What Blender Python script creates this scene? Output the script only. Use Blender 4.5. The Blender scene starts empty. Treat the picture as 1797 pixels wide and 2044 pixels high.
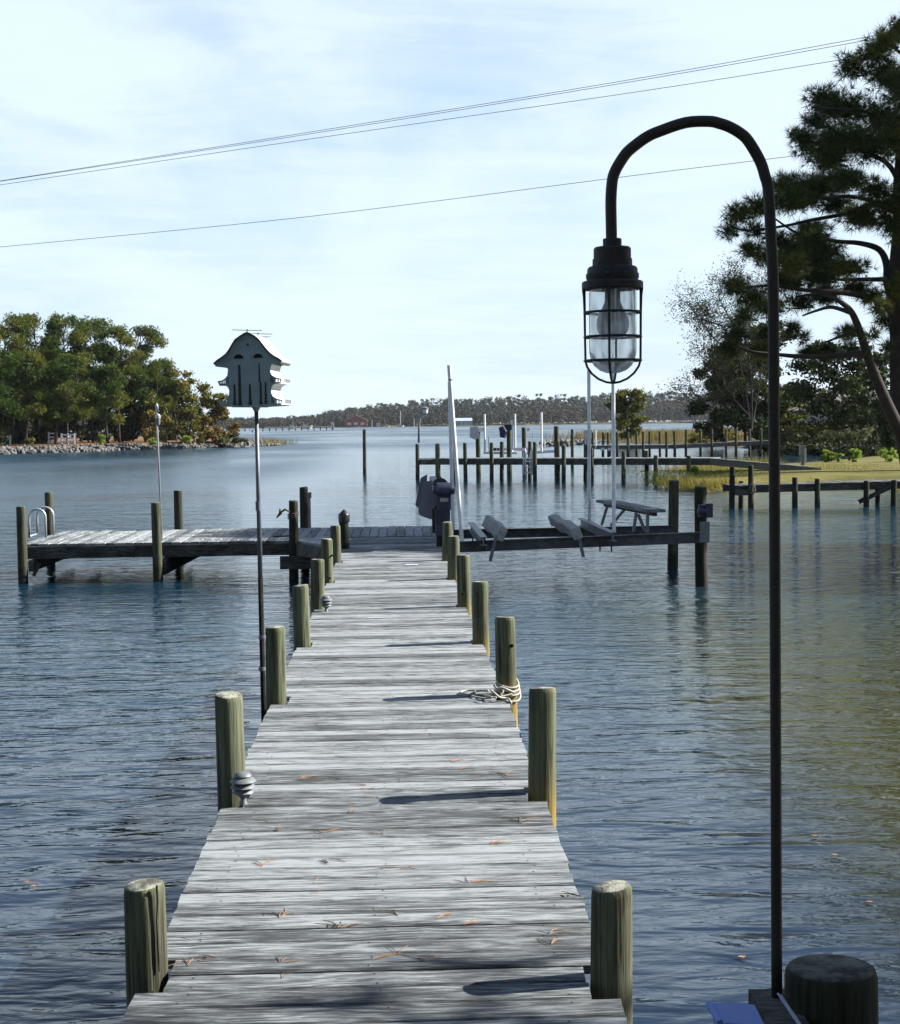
import bpy, bmesh, math, random
import numpy as np
from mathutils import Vector, Matrix, Euler
sc = bpy.context.scene
COL = sc.collection
R = math.radians
rng = random.Random(7)
nr = np.random.default_rng(7)

# ------------------------------------------------------------------ camera
CAM_H = 1.80            # eye height above the deck (deck top is z = 0)
F, CX, CY = 3015.0, 898.5, 1022.0   # focal length / centre in survey pixels of the photo
cd = bpy.data.cameras.new("camera")
cam = bpy.data.objects.new("camera", cd)
COL.objects.link(cam)
cd.sensor_fit = 'HORIZONTAL'
cd.sensor_width = 36.0
cd.lens = 36.0 * F / 1797.0
cd.clip_start = 0.05
cd.clip_end = 9000
cam.location = (0, 0, CAM_H)
CAM_M = Matrix.Rotation(R(-1.83), 3, 'Z') @ Matrix.Rotation(R(90 - 3.38), 3, 'X') @ Matrix.Rotation(R(-0.7), 3, 'Z')
cam.rotation_euler = CAM_M.to_euler()
sc.camera = cam
EYE = Vector((0, 0, CAM_H))

def ray(px, py):
    return CAM_M @ Vector(((px - CX) / F, -(py - CY) / F, -1.0))
def on_z(px, py, z=0.0):
    d = ray(px, py); return EYE + d * ((z - CAM_H) / d.z)
def at(px, py, Y):
    d = ray(px, py); return EYE + d * (Y / d.y)
def zat(px, py, Y): return at(px, py, Y).z
def m_per_px(Y): return Y / F

# ------------------------------------------------------------------ sun, sky, exposure
SUN = Vector((0.819, 0.130, 0.559)).normalized()
w = bpy.data.worlds.new("World"); sc.world = w; w.use_nodes = True
wn, wl = w.node_tree.nodes, w.node_tree.links
bg = wn['Background']; bg.inputs[1].default_value = 0.052
sky = wn.new('ShaderNodeTexSky'); sky.sky_type = 'NISHITA'; sky.sun_disc = False
sky.sun_elevation = math.asin(SUN.z); sky.sun_rotation = math.atan2(SUN.x, SUN.y)
sky.air_density = 1.0; sky.dust_density = 0.6; sky.ozone_density = 3.0

def wnode(t, **k):
    n = wn.new(t)
    for a, b in k.items(): setattr(n, a, b)
    return n
def wmath(op, a, b=None, clamp=False):
    n = wnode('ShaderNodeMath', operation=op); n.use_clamp = clamp
    for i, x in enumerate((a, b)):
        if x is None: continue
        if isinstance(x, (int, float)): n.inputs[i].default_value = x
        else: wl.new(x, n.inputs[i])
    return n.outputs[0]
def wmix(f, a, b):
    n = wnode('ShaderNodeMix', data_type='RGBA'); 
    if isinstance(f, (int, float)): n.inputs[0].default_value = f
    else: wl.new(f, n.inputs[0])
    for i, x in ((6, a), (7, b)):
        if isinstance(x, tuple): n.inputs[i].default_value = (*x, 1)
        else: wl.new(x, n.inputs[i])
    return n.outputs[2]
tc = wnode('ShaderNodeTexCoord')
sep = wnode('ShaderNodeSeparateXYZ'); wl.new(tc.outputs['Generated'], sep.inputs[0])
zc = wmath('MAXIMUM', sep.outputs[2], 0.0)
den = wmath('ADD', zc, 0.13)
cmb = wnode('ShaderNodeCombineXYZ')
wl.new(wmath('DIVIDE', sep.outputs[0], den), cmb.inputs[0])
wl.new(wmath('DIVIDE', sep.outputs[1], den), cmb.inputs[1])
def wnoise(vec, scale, detail, rough, dist=0.0, loc=(0, 0, 0), scl=(1, 1, 1), rot=0.0):
    mp = wnode('ShaderNodeMapping'); mp.inputs[1].default_value = loc; mp.inputs[3].default_value = scl
    mp.inputs[2].default_value = (0, 0, rot)
    wl.new(vec, mp.inputs[0])
    n = wnode('ShaderNodeTexNoise'); n.inputs['Scale'].default_value = scale; n.inputs['Detail'].default_value = detail
    n.inputs['Roughness'].default_value = rough; n.inputs['Distortion'].default_value = dist
    wl.new(mp.outputs[0], n.inputs['Vector']); return n.outputs[0]
def wramp(x, a, b):
    n = wnode('ShaderNodeMapRange', interpolation_type='SMOOTHSTEP')
    wl.new(x, n.inputs[0]); n.inputs[1].default_value = a; n.inputs[2].default_value = b
    return n.outputs[0]
n1 = wnoise(cmb.outputs[0], 0.75, 7, 0.55, 0.6, (2.3, 4.1, 0), (1.0, 0.75, 1), 0.25)
n2 = wnoise(cmb.outputs[0], 2.6, 8, 0.6, 0.8, (7.3, 1.1, 0), (0.7, 1.5, 1), 0.2)
cl = wramp(wmath('ADD', wmath('MULTIPLY', n1, 0.72), wmath('MULTIPLY', n2, 0.28)), 0.34, 0.56)
thin = wmath('SUBTRACT', 1.0, wmath('MULTIPLY', wramp(sep.outputs[2], 0.23, 0.60), 0.88))    # the veil lies low and thins out overhead
cl = wmath('MULTIPLY', wmath('ADD', wmath('MULTIPLY', cl, 0.58), 0.40), thin, True)
haze_f = wmath('POWER', wmath('SUBTRACT', 1.0, zc, True), 8.0)
c1 = wmix(wmath('MULTIPLY', haze_f, 0.9), sky.outputs[0], (3.1, 4.2, 5.3))
c2 = wmix(cl, c1, (4.6, 5.45, 6.2))
# a low row of small fair-weather puffs all round the horizon
n3 = wnoise(tc.outputs['Generated'], 22.0, 6, 0.6, 0.2, (0.4, 0, 0), (1, 1, 2.4))
band = wmath('MULTIPLY', wramp(sep.outputs[2], 0.014, 0.022), wmath('SUBTRACT', 1.0, wramp(sep.outputs[2], 0.022, 0.040)))
puff = wmath('MULTIPLY', wramp(n3, 0.50, 0.62), band)
c3 = wmix(wmath('MULTIPLY', puff, 0.75), c2, (4.9, 5.3, 5.6))
wl.new(c3, bg.inputs[0])

sl = bpy.data.lights.new("sun", 'SUN'); so = bpy.data.objects.new("sun", sl); COL.objects.link(so)
sl.energy = 5.0; sl.angle = R(0.5); sl.color = (1.0, 0.955, 0.88)
so.rotation_euler = SUN.to_track_quat('Z', 'Y').to_euler(); so.location = SUN * 50
sc.view_settings.view_transform = 'Standard'; sc.view_settings.look = 'None'
sc.view_settings.exposure = 1.82; sc.view_settings.gamma = 1.0
sc.view_settings.use_curve_mapping = False
sc.cycles.volume_bounces = 0; sc.cycles.max_bounces = 8; sc.cycles.transparent_max_bounces = 24

# ------------------------------------------------------------------ material helpers
class NT:
    def __init__(s, name):
        s.m = bpy.data.materials.new(name); s.m.use_nodes = True
        s.n, s.l = s.m.node_tree.nodes, s.m.node_tree.links
        s.b = s.n['Principled BSDF']; s.out = s.n['Material Output']
    def new(s, t, **k):
        n = s.n.new(t)
        for a, b in k.items(): setattr(n, a, b)
        return n
    def put(s, sock, x):
        if x is None: return
        if isinstance(x, bpy.types.NodeSocket): s.l.new(x, sock)
        elif isinstance(x, tuple) and len(x) == 3 and sock.type == 'RGBA': sock.default_value = (*x, 1)
        else: sock.default_value = x
    def math(s, op, a, b=None, c=None, clamp=False):
        n = s.new('ShaderNodeMath', operation=op); n.use_clamp = clamp
        s.put(n.inputs[0], a); s.put(n.inputs[1], b)
        if c is not None: s.put(n.inputs[2], c)
        return n.outputs[0]
    def vmath(s, op, a, b):
        n = s.new('ShaderNodeVectorMath', operation=op); s.put(n.inputs[0], a); s.put(n.inputs[1], b); return n.outputs[0]
    def mix(s, f, a, b, mode='MIX'):
        n = s.new('ShaderNodeMix', data_type='RGBA', blend_type=mode)
        s.put(n.inputs[0], f); s.put(n.inputs[6], a); s.put(n.inputs[7], b); return n.outputs[2]
    def ramp(s, x, a, b, lo=0.0, hi=1.0):
        n = s.new('ShaderNodeMapRange', interpolation_type='SMOOTHSTEP')
        s.put(n.inputs[0], x)
        for i, v in enumerate((a, b, lo, hi)): n.inputs[i + 1].default_value = v
        return n.outputs[0]
    def coord(s, kind='Object'): return s.new('ShaderNodeTexCoord').outputs[kind]
    def pos(s): return s.new('ShaderNodeNewGeometry').outputs['Position']
    def island(s): return s.new('ShaderNodeNewGeometry').outputs['Random Per Island']
    def rnd(s): return s.new('ShaderNodeObjectInfo').outputs['Random']
    def scale(s, v, sc_, loc=(0, 0, 0), rot=(0, 0, 0)):
        n = s.new('ShaderNodeMapping'); n.inputs[3].default_value = sc_; n.inputs[1].default_value = loc; n.inputs[2].default_value = rot
        s.put(n.inputs[0], v); return n.outputs[0]
    def noise(s, v, scale, detail=4, rough=0.55, dist=0.0):
        n = s.new('ShaderNodeTexNoise'); s.put(n.inputs['Vector'], v)
        n.inputs['Scale'].default_value = scale; n.inputs['Detail'].default_value = detail
        n.inputs['Roughness'].default_value = rough; n.inputs['Distortion'].default_value = dist
        return n.outputs[0]
    def xyz(s, v):
        n = s.new('ShaderNodeSeparateXYZ'); s.put(n.inputs[0], v); return n.outputs
    def comb(s, x, y, z):
        n = s.new('ShaderNodeCombineXYZ')
        for i, a in enumerate((x, y, z)): s.put(n.inputs[i], a)
        return n.outputs[0]
    def bump(s, h, strength=0.5, dist=0.01):
        n = s.new('ShaderNodeBump'); s.put(n.inputs['Height'], h)
        n.inputs['Strength'].default_value = strength; n.inputs['Distance'].default_value = dist
        s.l.new(n.outputs[0], s.b.inputs['Normal'])
    def fin(s, col=None, rough=None, metal=None, spec=None):
        if col is not None: s.put(s.b.inputs['Base Color'], col)
        if rough is not None: s.put(s.b.inputs['Roughness'], rough)
        if metal is not None: s.b.inputs['Metallic'].default_value = metal
        if spec is not None: s.b.inputs['Specular IOR Level'].default_value = spec
        return s.m

ALB = 0.63      # overall surface brightness against the chosen exposure
def al(c, k=None): return tuple(a * (ALB if k is None else k) for a in c)
def simple(name, c, rough=0.6, metal=0.0, var=0.25, scale=8.0, c2=None, bump=0.0, spec=0.4):
    c = al(c); c2 = c2 and al(c2)
    t = NT(name); v = t.coord()
    n = t.noise(v, scale, 5, 0.6)
    dark = c2 or tuple(x * (1 - var) for x in c)
    lite = tuple(min(1, x * (1 + var * 0.6)) for x in c) if c2 is None else c
    col = t.mix(t.ramp(n, 0.3, 0.7), dark, lite)
    if bump: t.bump(n, 0.4, bump)
    return t.fin(col, rough, metal, spec)

def mat_plank(name, along='X', tone=1.0, warm=0.0):
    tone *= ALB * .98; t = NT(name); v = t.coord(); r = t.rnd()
    off = t.comb(t.math('MULTIPLY', r, 41.0), t.math('MULTIPLY', r, 17.3), t.math('MULTIPLY', r, 7.7))
    v = t.vmath('ADD', v, off)
    x, y, z = t.xyz(v)
    if along == 'Y': x, y = y, x
    y = t.math('ADD', y, t.math('MULTIPLY', z, 0.93))
    # cathedral grain: lines across the board bent by a long soft noise
    lx = t.comb(t.math('MULTIPLY', x, 1.7), t.math('MULTIPLY', y, 8.0), 0.0)
    warp = t.noise(lx, 1.0, 2, 0.5)
    yy = t.math('ADD', t.math('MULTIPLY', y, 150.0), t.math('MULTIPLY', warp, 42.0))
    lines = t.math('MULTIPLY_ADD', t.math('SINE', yy), 0.5, 0.5)
    fib = t.noise(t.comb(t.math('MULTIPLY', x, 11.0), t.math('MULTIPLY', y, 190.0), 0.0), 1.0, 5, 0.75)
    streak = t.noise(t.comb(t.math('MULTIPLY', x, 4.2), t.math('MULTIPLY', y, 58.0), 3.0), 1.0, 7, 0.8, 0.5)
    blot = t.noise(t.comb(t.math('MULTIPLY', x, 2.2), t.math('MULTIPLY', y, 5.0), 8.0), 1.0, 3, 0.6)
    # knots
    vo = t.new('ShaderNodeTexVoronoi'); vo.feature = 'F1'; vo.inputs['Scale'].default_value = 1.0
    t.put(vo.inputs['Vector'], t.comb(t.math('MULTIPLY', x, 1.7), t.math('MULTIPLY', y, 7.0), 0.0))
    kd = vo.outputs['Distance']
    knot = t.math('SUBTRACT', 1.0, t.ramp(kd, 0.03, 0.10))
    ring = t.math('MULTIPLY', t.math('MULTIPLY_ADD', t.math('SINE', t.math('MULTIPLY', kd, 95.0)), 0.5, 0.5),
                  t.math('SUBTRACT', 1.0, t.ramp(kd, 0.10, 0.26)))
    f = t.math('ADD', t.math('MULTIPLY', streak, 0.72), t.math('MULTIPLY', fib, 0.55))
    f = t.math('ADD', f, t.math('MULTIPLY', lines, 0.10))
    f = t.math('ADD', f, t.math('MULTIPLY', blot, 0.42))
    f = t.math('SUBTRACT', f, t.math('MULTIPLY', ring, 0.10))
    f = t.math('ADD', f, t.math('MULTIPLY', t.math('SUBTRACT', r, 0.5), 0.20))
    k = t.ramp(f, 0.68, 1.03)
    c_d = tuple(a * tone for a in (0.045 + warm * .012, 0.051, 0.056 - warm * .01))
    c_m = tuple(a * tone for a in (0.145 + warm * .02, 0.161, 0.168 - warm * .03))
    c_l = tuple(a * tone for a in (0.35 + warm * .03, 0.378, 0.398 - warm * .05))
    col = t.mix(t.ramp(k, 0.0, 0.5), c_d, c_m)
    col = t.mix(t.ramp(k, 0.45, 1.0), col, c_l)
    crack = t.ramp(t.noise(t.comb(t.math('MULTIPLY', x, 2.6), t.math('MULTIPLY', y, 130.0), 21.0), 1.0, 4, 0.75), 0.565, 0.62)
    col = t.mix(t.math('MULTIPLY', crack, 0.85), col, (0.035, 0.038, 0.045))
    col = t.mix(t.math('MULTIPLY', knot, 0.6), col, (0.07, 0.066, 0.062))
    h = t.math('SUBTRACT', t.math('ADD', f, t.math('MULTIPLY', fib, 0.6)), t.math('MULTIPLY', crack, 1.2))
    t.bump(h, 0.75, 0.004)
    return t.fin(col, 0.82, 0, 0.25)

def mat_pile(name, rust=0.0, dark=1.0):
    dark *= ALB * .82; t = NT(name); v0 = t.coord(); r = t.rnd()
    v = t.vmath('ADD', v0, t.comb(t.math('MULTIPLY', r, 31.0), t.math('MULTIPLY', r, 13.0), t.math('MULTIPLY', r, 5.0)))
    st = t.noise(t.scale(v, (26, 26, 1.6)), 1.0, 5, 0.62, 0.4)
    fi = t.noise(t.scale(v, (110, 110, 3.5)), 1.0, 3, 0.6)
    bl = t.noise(t.scale(v, (5, 5, 3)), 1.0, 4, 0.6)
    k = t.ramp(t.math('ADD', t.math('MULTIPLY', st, 0.65), t.math('MULTIPLY', fi, 0.35)), 0.34, 0.66)
    col = t.mix(k, tuple(a * dark for a in (0.040, 0.036, 0.025)), tuple(a * dark for a in (0.225, 0.245, 0.150)))
    col = t.mix(t.ramp(bl, 0.5, 0.7, 0, 0.55), col, tuple(a * dark for a in (0.15, 0.20, 0.095)))
    z = t.xyz(v0)[2]
    if rust:
        rf = t.math('MULTIPLY', t.math('SUBTRACT', 1.0, t.ramp(t.math('ADD', z, t.math('MULTIPLY', st, 0.35)), -0.02, 0.34)), rust)
        col = t.mix(rf, col, (0.24, 0.165, 0.03))
    # cut tops weather to pale grey
    nz = t.xyz(t.new('ShaderNodeNewGeometry').outputs['Normal'])[2]
    ringv = t.noise(t.scale(v, (14, 14, 2)), 1.0, 5, 0.7)
    top = t.mix(t.ramp(ringv, 0.38, 0.62), tuple(a * (.10 + .9 * dark) for a in (0.10, 0.10, 0.085)), tuple(a * (.10 + .9 * dark) * 1.2 for a in (0.36, 0.36, 0.29)))
    col = t.mix(t.ramp(nz, 0.5, 0.85), col, top)
    wet = t.math('SUBTRACT', 1.0, t.ramp(t.math('ADD', z, t.math('MULTIPLY', bl, 0.12)), -0.36, -0.24))
    col = t.mix(t.math('MULTIPLY', wet, 0.88), col, (0.018, 0.017, 0.012))
    ck = t.ramp(t.noise(t.scale(v, (60, 60, 0.9)), 1.0, 2, 0.6), 0.68, 0.73)
    col = t.mix(t.math('MULTIPLY', ck, 0.7), col, (0.04, 0.035, 0.025))
    t.bump(t.math('SUBTRACT', t.math('ADD', st, t.math('MULTIPLY', fi, 0.6)), ck), 0.7, 0.008)
    return t.fin(col, 0.85, 0, 0.2)

def mat_leaf(name, a, b, c=None, trans=0.25, patch=0.6, rough=0.65):
    a, b, c = al(a, .8), al(b, .8), c and al(c, .8); t = NT(name)
    i = t.island(); n = t.noise(t.coord(), patch, 3, 0.6)
    col = t.mix(t.ramp(t.math('ADD', t.math('MULTIPLY', i, 0.5), t.math('MULTIPLY', n, 0.9)), 0.42, 1.0), a, b)
    if c is not None:
        n2 = t.noise(t.scale(t.coord(), (1, 1, 1), (9, 4, 2)), patch * 0.8, 3, 0.6)
        col = t.mix(t.ramp(t.math('ADD', n2, t.math('MULTIPLY', i, 0.18)), 0.56, 0.72), col, c)
    t.fin(col, rough, 0, 0.06)
    tr = t.new('ShaderNodeBsdfTranslucent'); t.put(tr.inputs[0], col)
    mx = t.new('ShaderNodeMixShader'); mx.inputs[0].default_value = trans
    t.l.new(t.b.outputs[0], mx.inputs[1]); t.l.new(tr.outputs[0], mx.inputs[2])
    t.l.new(mx.outputs[0], t.out.inputs[0])
    return t.m

M = {}
M['plank'] = mat_plank('weathered_planks')
M['plank_y'] = mat_plank('weathered_planks_along', 'Y', 0.95)
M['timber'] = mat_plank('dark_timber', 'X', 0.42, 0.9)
M['pile'] = mat_pile('pile_wood')
M['pile_rust'] = mat_pile('pile_wood_rust_stained', 0.7)
M['pile_grey'] = mat_pile('pile_wood_grey', 0.0, 0.6)
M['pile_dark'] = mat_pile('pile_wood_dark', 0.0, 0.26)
M['rubber'] = simple('black_plastic', (0.012, 0.012, 0.014), 0.35)
M['white_pvc'] = simple('white_plastic_pipe', (0.86, 0.89, 0.93), 0.4, var=0.12)
M['grey_metal'] = simple('galvanised_steel', (0.23, 0.25, 0.28), 0.5, 0.35, 0.3, 14)
M['beam'] = simple('weathered_lift_steel', (0.10, 0.10, 0.112), 0.6, 0.1, 0.45, 9)
M['alu'] = simple('aluminium', (0.62, 0.64, 0.66), 0.38, 0.6, 0.12)
M['lamp_metal'] = simple('corroded_dark_lamp_casting', (0.030, 0.029, 0.036), 0.62, 0.2, 0.4, 60, bump=0.001)
M['pole_metal'] = simple('rusted_conduit', (0.040, 0.030, 0.028), 0.6, 0.2, 0.0, 40, c2=(0.018, 0.016, 0.018), bump=0.0006)
M['lift_blue'] = simple('dark_blue_painted_steel', (0.042, 0.047, 0.10), 0.5, 0.0, 0.35, 10)
M['plate'] = simple('grey_guard_plate', (0.15, 0.16, 0.215), 0.5, 0.0, 0.15, 5)
M['sticker'] = simple('pale_sticker', (0.5, 0.5, 0.5), 0.6)
M['carpet'] = simple('worn_bunk_carpet', (0.40, 0.40, 0.39), 0.95, 0, 0.3, 16, bump=0.004)
M['rope'] = simple('pale_rope', (0.46, 0.44, 0.38), 0.9, 0, 0.2, 90, bump=0.002)
M['rope_dark'] = simple('dirty_rope', (0.10, 0.08, 0.06), 0.9, 0, 0.3, 60)
M['light_grey'] = simple('grey_cast_path_light', (0.17, 0.19, 0.205), 0.5, 0.1, 0.15, 30)
M['house_white'] = simple('weathered_white_plastic', (0.66, 0.69, 0.68), 0.5, 0, 0.12, 14)
M['house_front'] = simple('grey_green_weathered_plastic', (0.28, 0.375, 0.415), 0.55, 0, 0.14, 18)
M['dark_trim'] = simple('dark_trim', (0.035, 0.045, 0.055), 0.6)
M['black_hole'] = simple('dark_opening', (0.006, 0.006, 0.007), 0.9)
M['stain'] = simple('brown_run_stain', (0.045, 0.048, 0.035), 0.8, 0, 0.5, 60)
M['pole_grey'] = simple('grey_pole_paint', (0.15, 0.16, 0.18), 0.45, 0.3, 0.15, 20)
M['pole_black'] = simple('black_pole_paint', (0.014, 0.013, 0.014), 0.85, 0.0, 0.4, 20, spec=0.1)
M['shade_blue_plastic'] = simple('white_plastic_shade_blue', (0.14, 0.24, 0.62), 0.5, 0, 0.1, 12)  # bluish look of shaded white plastic put into the colour
M['strap'] = simple('pale_webbing', (0.30, 0.34, 0.5), 0.8, 0, 0.15, 60)
M['navy'] = simple('navy_cover', (0.02, 0.028, 0.075), 0.7)
M['white_paint'] = simple('white_paint', (0.62, 0.63, 0.63), 0.5, 0, 0.08, 3)
M['roof_grey'] = simple('grey_shingles', (0.12, 0.125, 0.14), 0.9, 0, 0.3, 1.5)
M['roof_pale'] = simple('pale_blue_metal_roof', (0.5, 0.58, 0.66), 0.5, 0, 0.1, 0.5)
M['red_wall'] = simple('barn_red_boards', (0.32, 0.055, 0.045), 0.8, 0, 0.3, 0.6)
M['blue_wall'] = simple('blue_grey_boards', (0.24, 0.33, 0.46), 0.7, 0, 0.15, 0.6)
M['grey_wall'] = simple('grey_clapboard', (0.30, 0.31, 0.33), 0.8, 0, 0.15, 0.6)
M['brick'] = simple('chimney_brick', (0.085, 0.06, 0.05), 0.9, 0, 0.3, 4)
M['pane'] = simple('window_pane', (0.03, 0.04, 0.05), 0.1, 0, 0.1, 1, spec=0.6)
M['rock'] = simple('riprap_stone', (0.19, 0.185, 0.175), 0.9, 0, 0.0, 1.3, c2=(0.04, 0.04, 0.042))
M['wire'] = simple('wire', (0.10, 0.13, 0.12), 0.6)
M['needle_dead'] = simple('fallen_pine_needles', (0.32, 0.16, 0.06), 0.8, 0, 0.4, 12)
M['bark'] = simple('pine_bark', (0.034, 0.025, 0.022), 0.95, 0, 0.0, 3.0, c2=(0.012, 0.010, 0.009), bump=0.03)
M['bark_grey'] = simple('grey_bark', (0.12, 0.105, 0.095), 0.95, 0, 0.0, 3.0, c2=(0.05, 0.044, 0.04))
M['needles'] = mat_leaf('loblolly_needles', (0.022, 0.042, 0.014), (0.060, 0.088, 0.026), (0.13, 0.135, 0.03), 0.22, 0.35)
M['grove'] = mat_leaf('grove_needles', (0.030, 0.066, 0.018), (0.105, 0.155, 0.030), (0.19, 0.185, 0.035), 0.22, 0.22)
M['leaf_gold'] = mat_leaf('turning_leaves', (0.085, 0.095, 0.022), (0.19, 0.165, 0.03), (0.22, 0.14, 0.028), 0.3, 0.3)
M['leaf_olive'] = mat_leaf('olive_leaves', (0.055, 0.072, 0.020), (0.14, 0.135, 0.03), (0.20, 0.14, 0.03), 0.3, 0.3)
M['leaf_red'] = mat_leaf('rust_leaves', (0.10, 0.075, 0.022), (0.20, 0.125, 0.03), (0.22, 0.17, 0.035), 0.3, 0.5)
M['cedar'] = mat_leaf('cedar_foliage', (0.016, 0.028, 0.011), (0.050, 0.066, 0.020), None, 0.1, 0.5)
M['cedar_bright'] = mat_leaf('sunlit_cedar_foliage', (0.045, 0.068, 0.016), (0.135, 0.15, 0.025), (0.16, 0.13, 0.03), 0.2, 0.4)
M['bare_leaf'] = mat_leaf('thin_autumn_leaves', (0.018, 0.022, 0.009), (0.048, 0.052, 0.018), None, 0.3, 0.5)
M['shrub_lime'] = mat_leaf('lime_shrub_leaves', (0.15, 0.24, 0.035), (0.30, 0.40, 0.06), None, 0.35, 0.8)
M['shrub_grey'] = mat_leaf('dull_shrub_leaves', (0.038, 0.046, 0.024), (0.11, 0.115, 0.055), (0.10, 0.13, 0.03), 0.2, 0.35)
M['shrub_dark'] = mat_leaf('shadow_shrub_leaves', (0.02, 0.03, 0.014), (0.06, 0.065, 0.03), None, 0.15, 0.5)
M['grass_tan'] = mat_leaf('dry_marsh_grass', (0.11, 0.105, 0.035), (0.24, 0.205, 0.07), (0.20, 0.12, 0.035), 0.3, 0.25)
M['grass_green'] = mat_leaf('yellow_green_grass', (0.12, 0.125, 0.03), (0.27, 0.26, 0.06), (0.24, 0.20, 0.05), 0.3, 0.25)
M['far_trees'] = mat_leaf('far_wood_leaves', (0.014, 0.027, 0.022), (0.030, 0.042, 0.034), (0.044, 0.034, 0.026), 0.1, 0.030)

def mat_ground(name, a, b, c, s=0.6):
    a, b, c = al(a), al(b), al(c); t = NT(name); v = t.coord()
    n = t.noise(v, s, 6, 0.65); n2 = t.noise(v, s * 7, 5, 0.7)
    col = t.mix(t.ramp(n, 0.35, 0.65), a, b)
    col = t.mix(t.ramp(n2, 0.5, 0.75, 0, 0.7), col, c)
    t.bump(n2, 0.6, 0.05)
    return t.fin(col, 0.95, 0, 0.1)
M['lawn'] = mat_ground('dry_lawn', (0.125, 0.125, 0.035), (0.20, 0.18, 0.055), (0.16, 0.11, 0.04), 0.35)
M['straw'] = mat_ground('pine_straw_ground', (0.14, 0.075, 0.04), (0.20, 0.11, 0.06), (0.08, 0.07, 0.03), 0.3)
M['soil'] = mat_ground('bank_soil', (0.07, 0.06, 0.035), (0.13, 0.11, 0.05), (0.16, 0.12, 0.05), 0.5)

def mat_water():
    t = NT('creek_water'); p = t.pos()
    x, y, z = t.xyz(p)
    dist = t.math('SQRT', t.math('ADD', t.math('MULTIPLY', x, x), t.math('MULTIPLY', y, y)))
    near = t.math('SUBTRACT', 1.0, t.ramp(dist, 8.0, 24.0))
    midf = t.math('SUBTRACT', 1.0, t.ramp(dist, 30.0, 80.0))
    far = t.ramp(dist, 40.0, 200.0)
    sw = t.noise(t.scale(p, (0.55, 1.35, 1), rot=(0, 0, 0.16)), 1.0, 2, 0.45, 0.6)
    sw2 = t.noise(t.scale(p, (1.3, 3.4, 1), rot=(0, 0, -0.12)), 1.0, 2, 0.5, 0.7)
    rip = t.noise(t.scale(p, (3.6, 9.0, 1), rot=(0, 0, 0.10)), 1.0, 3, 0.55, 0.4)
    lng = t.noise(t.scale(p, (0.10, 0.42, 1), rot=(0, 0, 0.05)), 1.0, 4, 0.55, 0.5)
    patch = t.ramp(t.noise(t.scale(p, (0.05, 0.022, 1)), 1.0, 3, 0.5), 0.32, 0.68, 0.35, 1.0)
    h = t.math('MULTIPLY', sw, t.math('MULTIPLY_ADD', far, -0.06, 0.11))
    h = t.math('ADD', h, t.math('MULTIPLY', sw2, t.math('ADD', t.math('MULTIPLY_ADD', midf, 0.064, 0.026), t.math('MULTIPLY', near, -0.014))))
    rk = t.math('MULTIPLY', patch, t.math('MULTIPLY', midf, t.math('MULTIPLY_ADD', near, -0.030, 0.050)))
    h = t.math('ADD', h, t.math('MULTIPLY', rip, t.math('ADD', rk, 0.002)))
    h = t.math('ADD', h, t.math('MULTIPLY', lng, t.math('MULTIPLY', far, 0.10)))
    t.bump(h, 1.0, 0.55)
    mud = t.noise(t.scale(p, (0.35, 0.22, 1)), 1.0, 3, 0.5)
    deep = t.mix(t.ramp(mud, 0.35, 0.65), (0.003, 0.018, 0.034), (0.004, 0.021, 0.037))
    silt = t.mix(t.ramp(mud, 0.35, 0.65), (0.010, 0.018, 0.031), (0.015, 0.022, 0.033))
    col = t.mix(t.ramp(dist, 7.0, 17.0), silt, deep)
    shal_refl = t.math('MULTIPLY', t.ramp(x, 1.7, 3.4), t.math('SUBTRACT', 1.0, t.ramp(y, 11.0, 26.0)))   # weedy shallows and the pine's olive reflection, put into the colour by the right bank
    col = t.mix(t.math('MULTIPLY', shal_refl, 0.85), col, (0.030, 0.029, 0.004))
    t.b.inputs['IOR'].default_value = 1.40
    wind = t.math('MAXIMUM', t.ramp(dist, 85.0, 190.0), t.math('MULTIPLY', t.ramp(t.math('MULTIPLY', x, -1.0), 0.5, 9.0), t.ramp(dist, 22.0, 60.0)))
    rough = t.math('MULTIPLY_ADD', t.math('MULTIPLY', wind, patch), 0.30, t.math('MULTIPLY_ADD', t.ramp(dist, 9.0, 30.0), 0.05, 0.03))
    return t.fin(col, rough, 0, 0.5)
M['water'] = mat_water()

def mat_glass(name, tint=(0.9, 0.95, 0.97)):
    t = NT(name)
    t.fin(tint, 0.02); t.b.inputs['Transmission Weight'].default_value = 1.0; t.b.inputs['IOR'].default_value = 1.45
    return t.m
tg = NT('lamp_glass'); tg.fin((0.93, 0.96, 0.98), 0.03); tg.b.inputs['Transmission Weight'].default_value = 1.0; tg.b.inputs['IOR'].default_value = 1.45
td = tg.new('ShaderNodeBsdfTranslucent'); td.inputs[0].default_value = (0.62, 0.66, 0.68, 1)     # grime on the old jar
gz = tg.xyz(tg.coord())[2]; gn = tg.noise(tg.scale(tg.coord(), (30, 30, 9)), 1.0, 4, 0.6)
mxg = tg.new('ShaderNodeMixShader'); tg.put(mxg.inputs[0], tg.math('ADD', tg.ramp(gn, 0.35, 0.7, 0.04, 0.24), 0.03))
tg.l.new(tg.b.outputs[0], mxg.inputs[1]); tg.l.new(td.outputs[0], mxg.inputs[2]); tg.l.new(mxg.outputs[0], tg.out.inputs[0]); M['glass'] = tg.m
tb = NT('frosted_bulb'); tb.fin((0.72, 0.73, 0.76), 0.4); tb.b.inputs['Transmission Weight'].default_value = 0.55; M['bulb'] = tb.m

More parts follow.
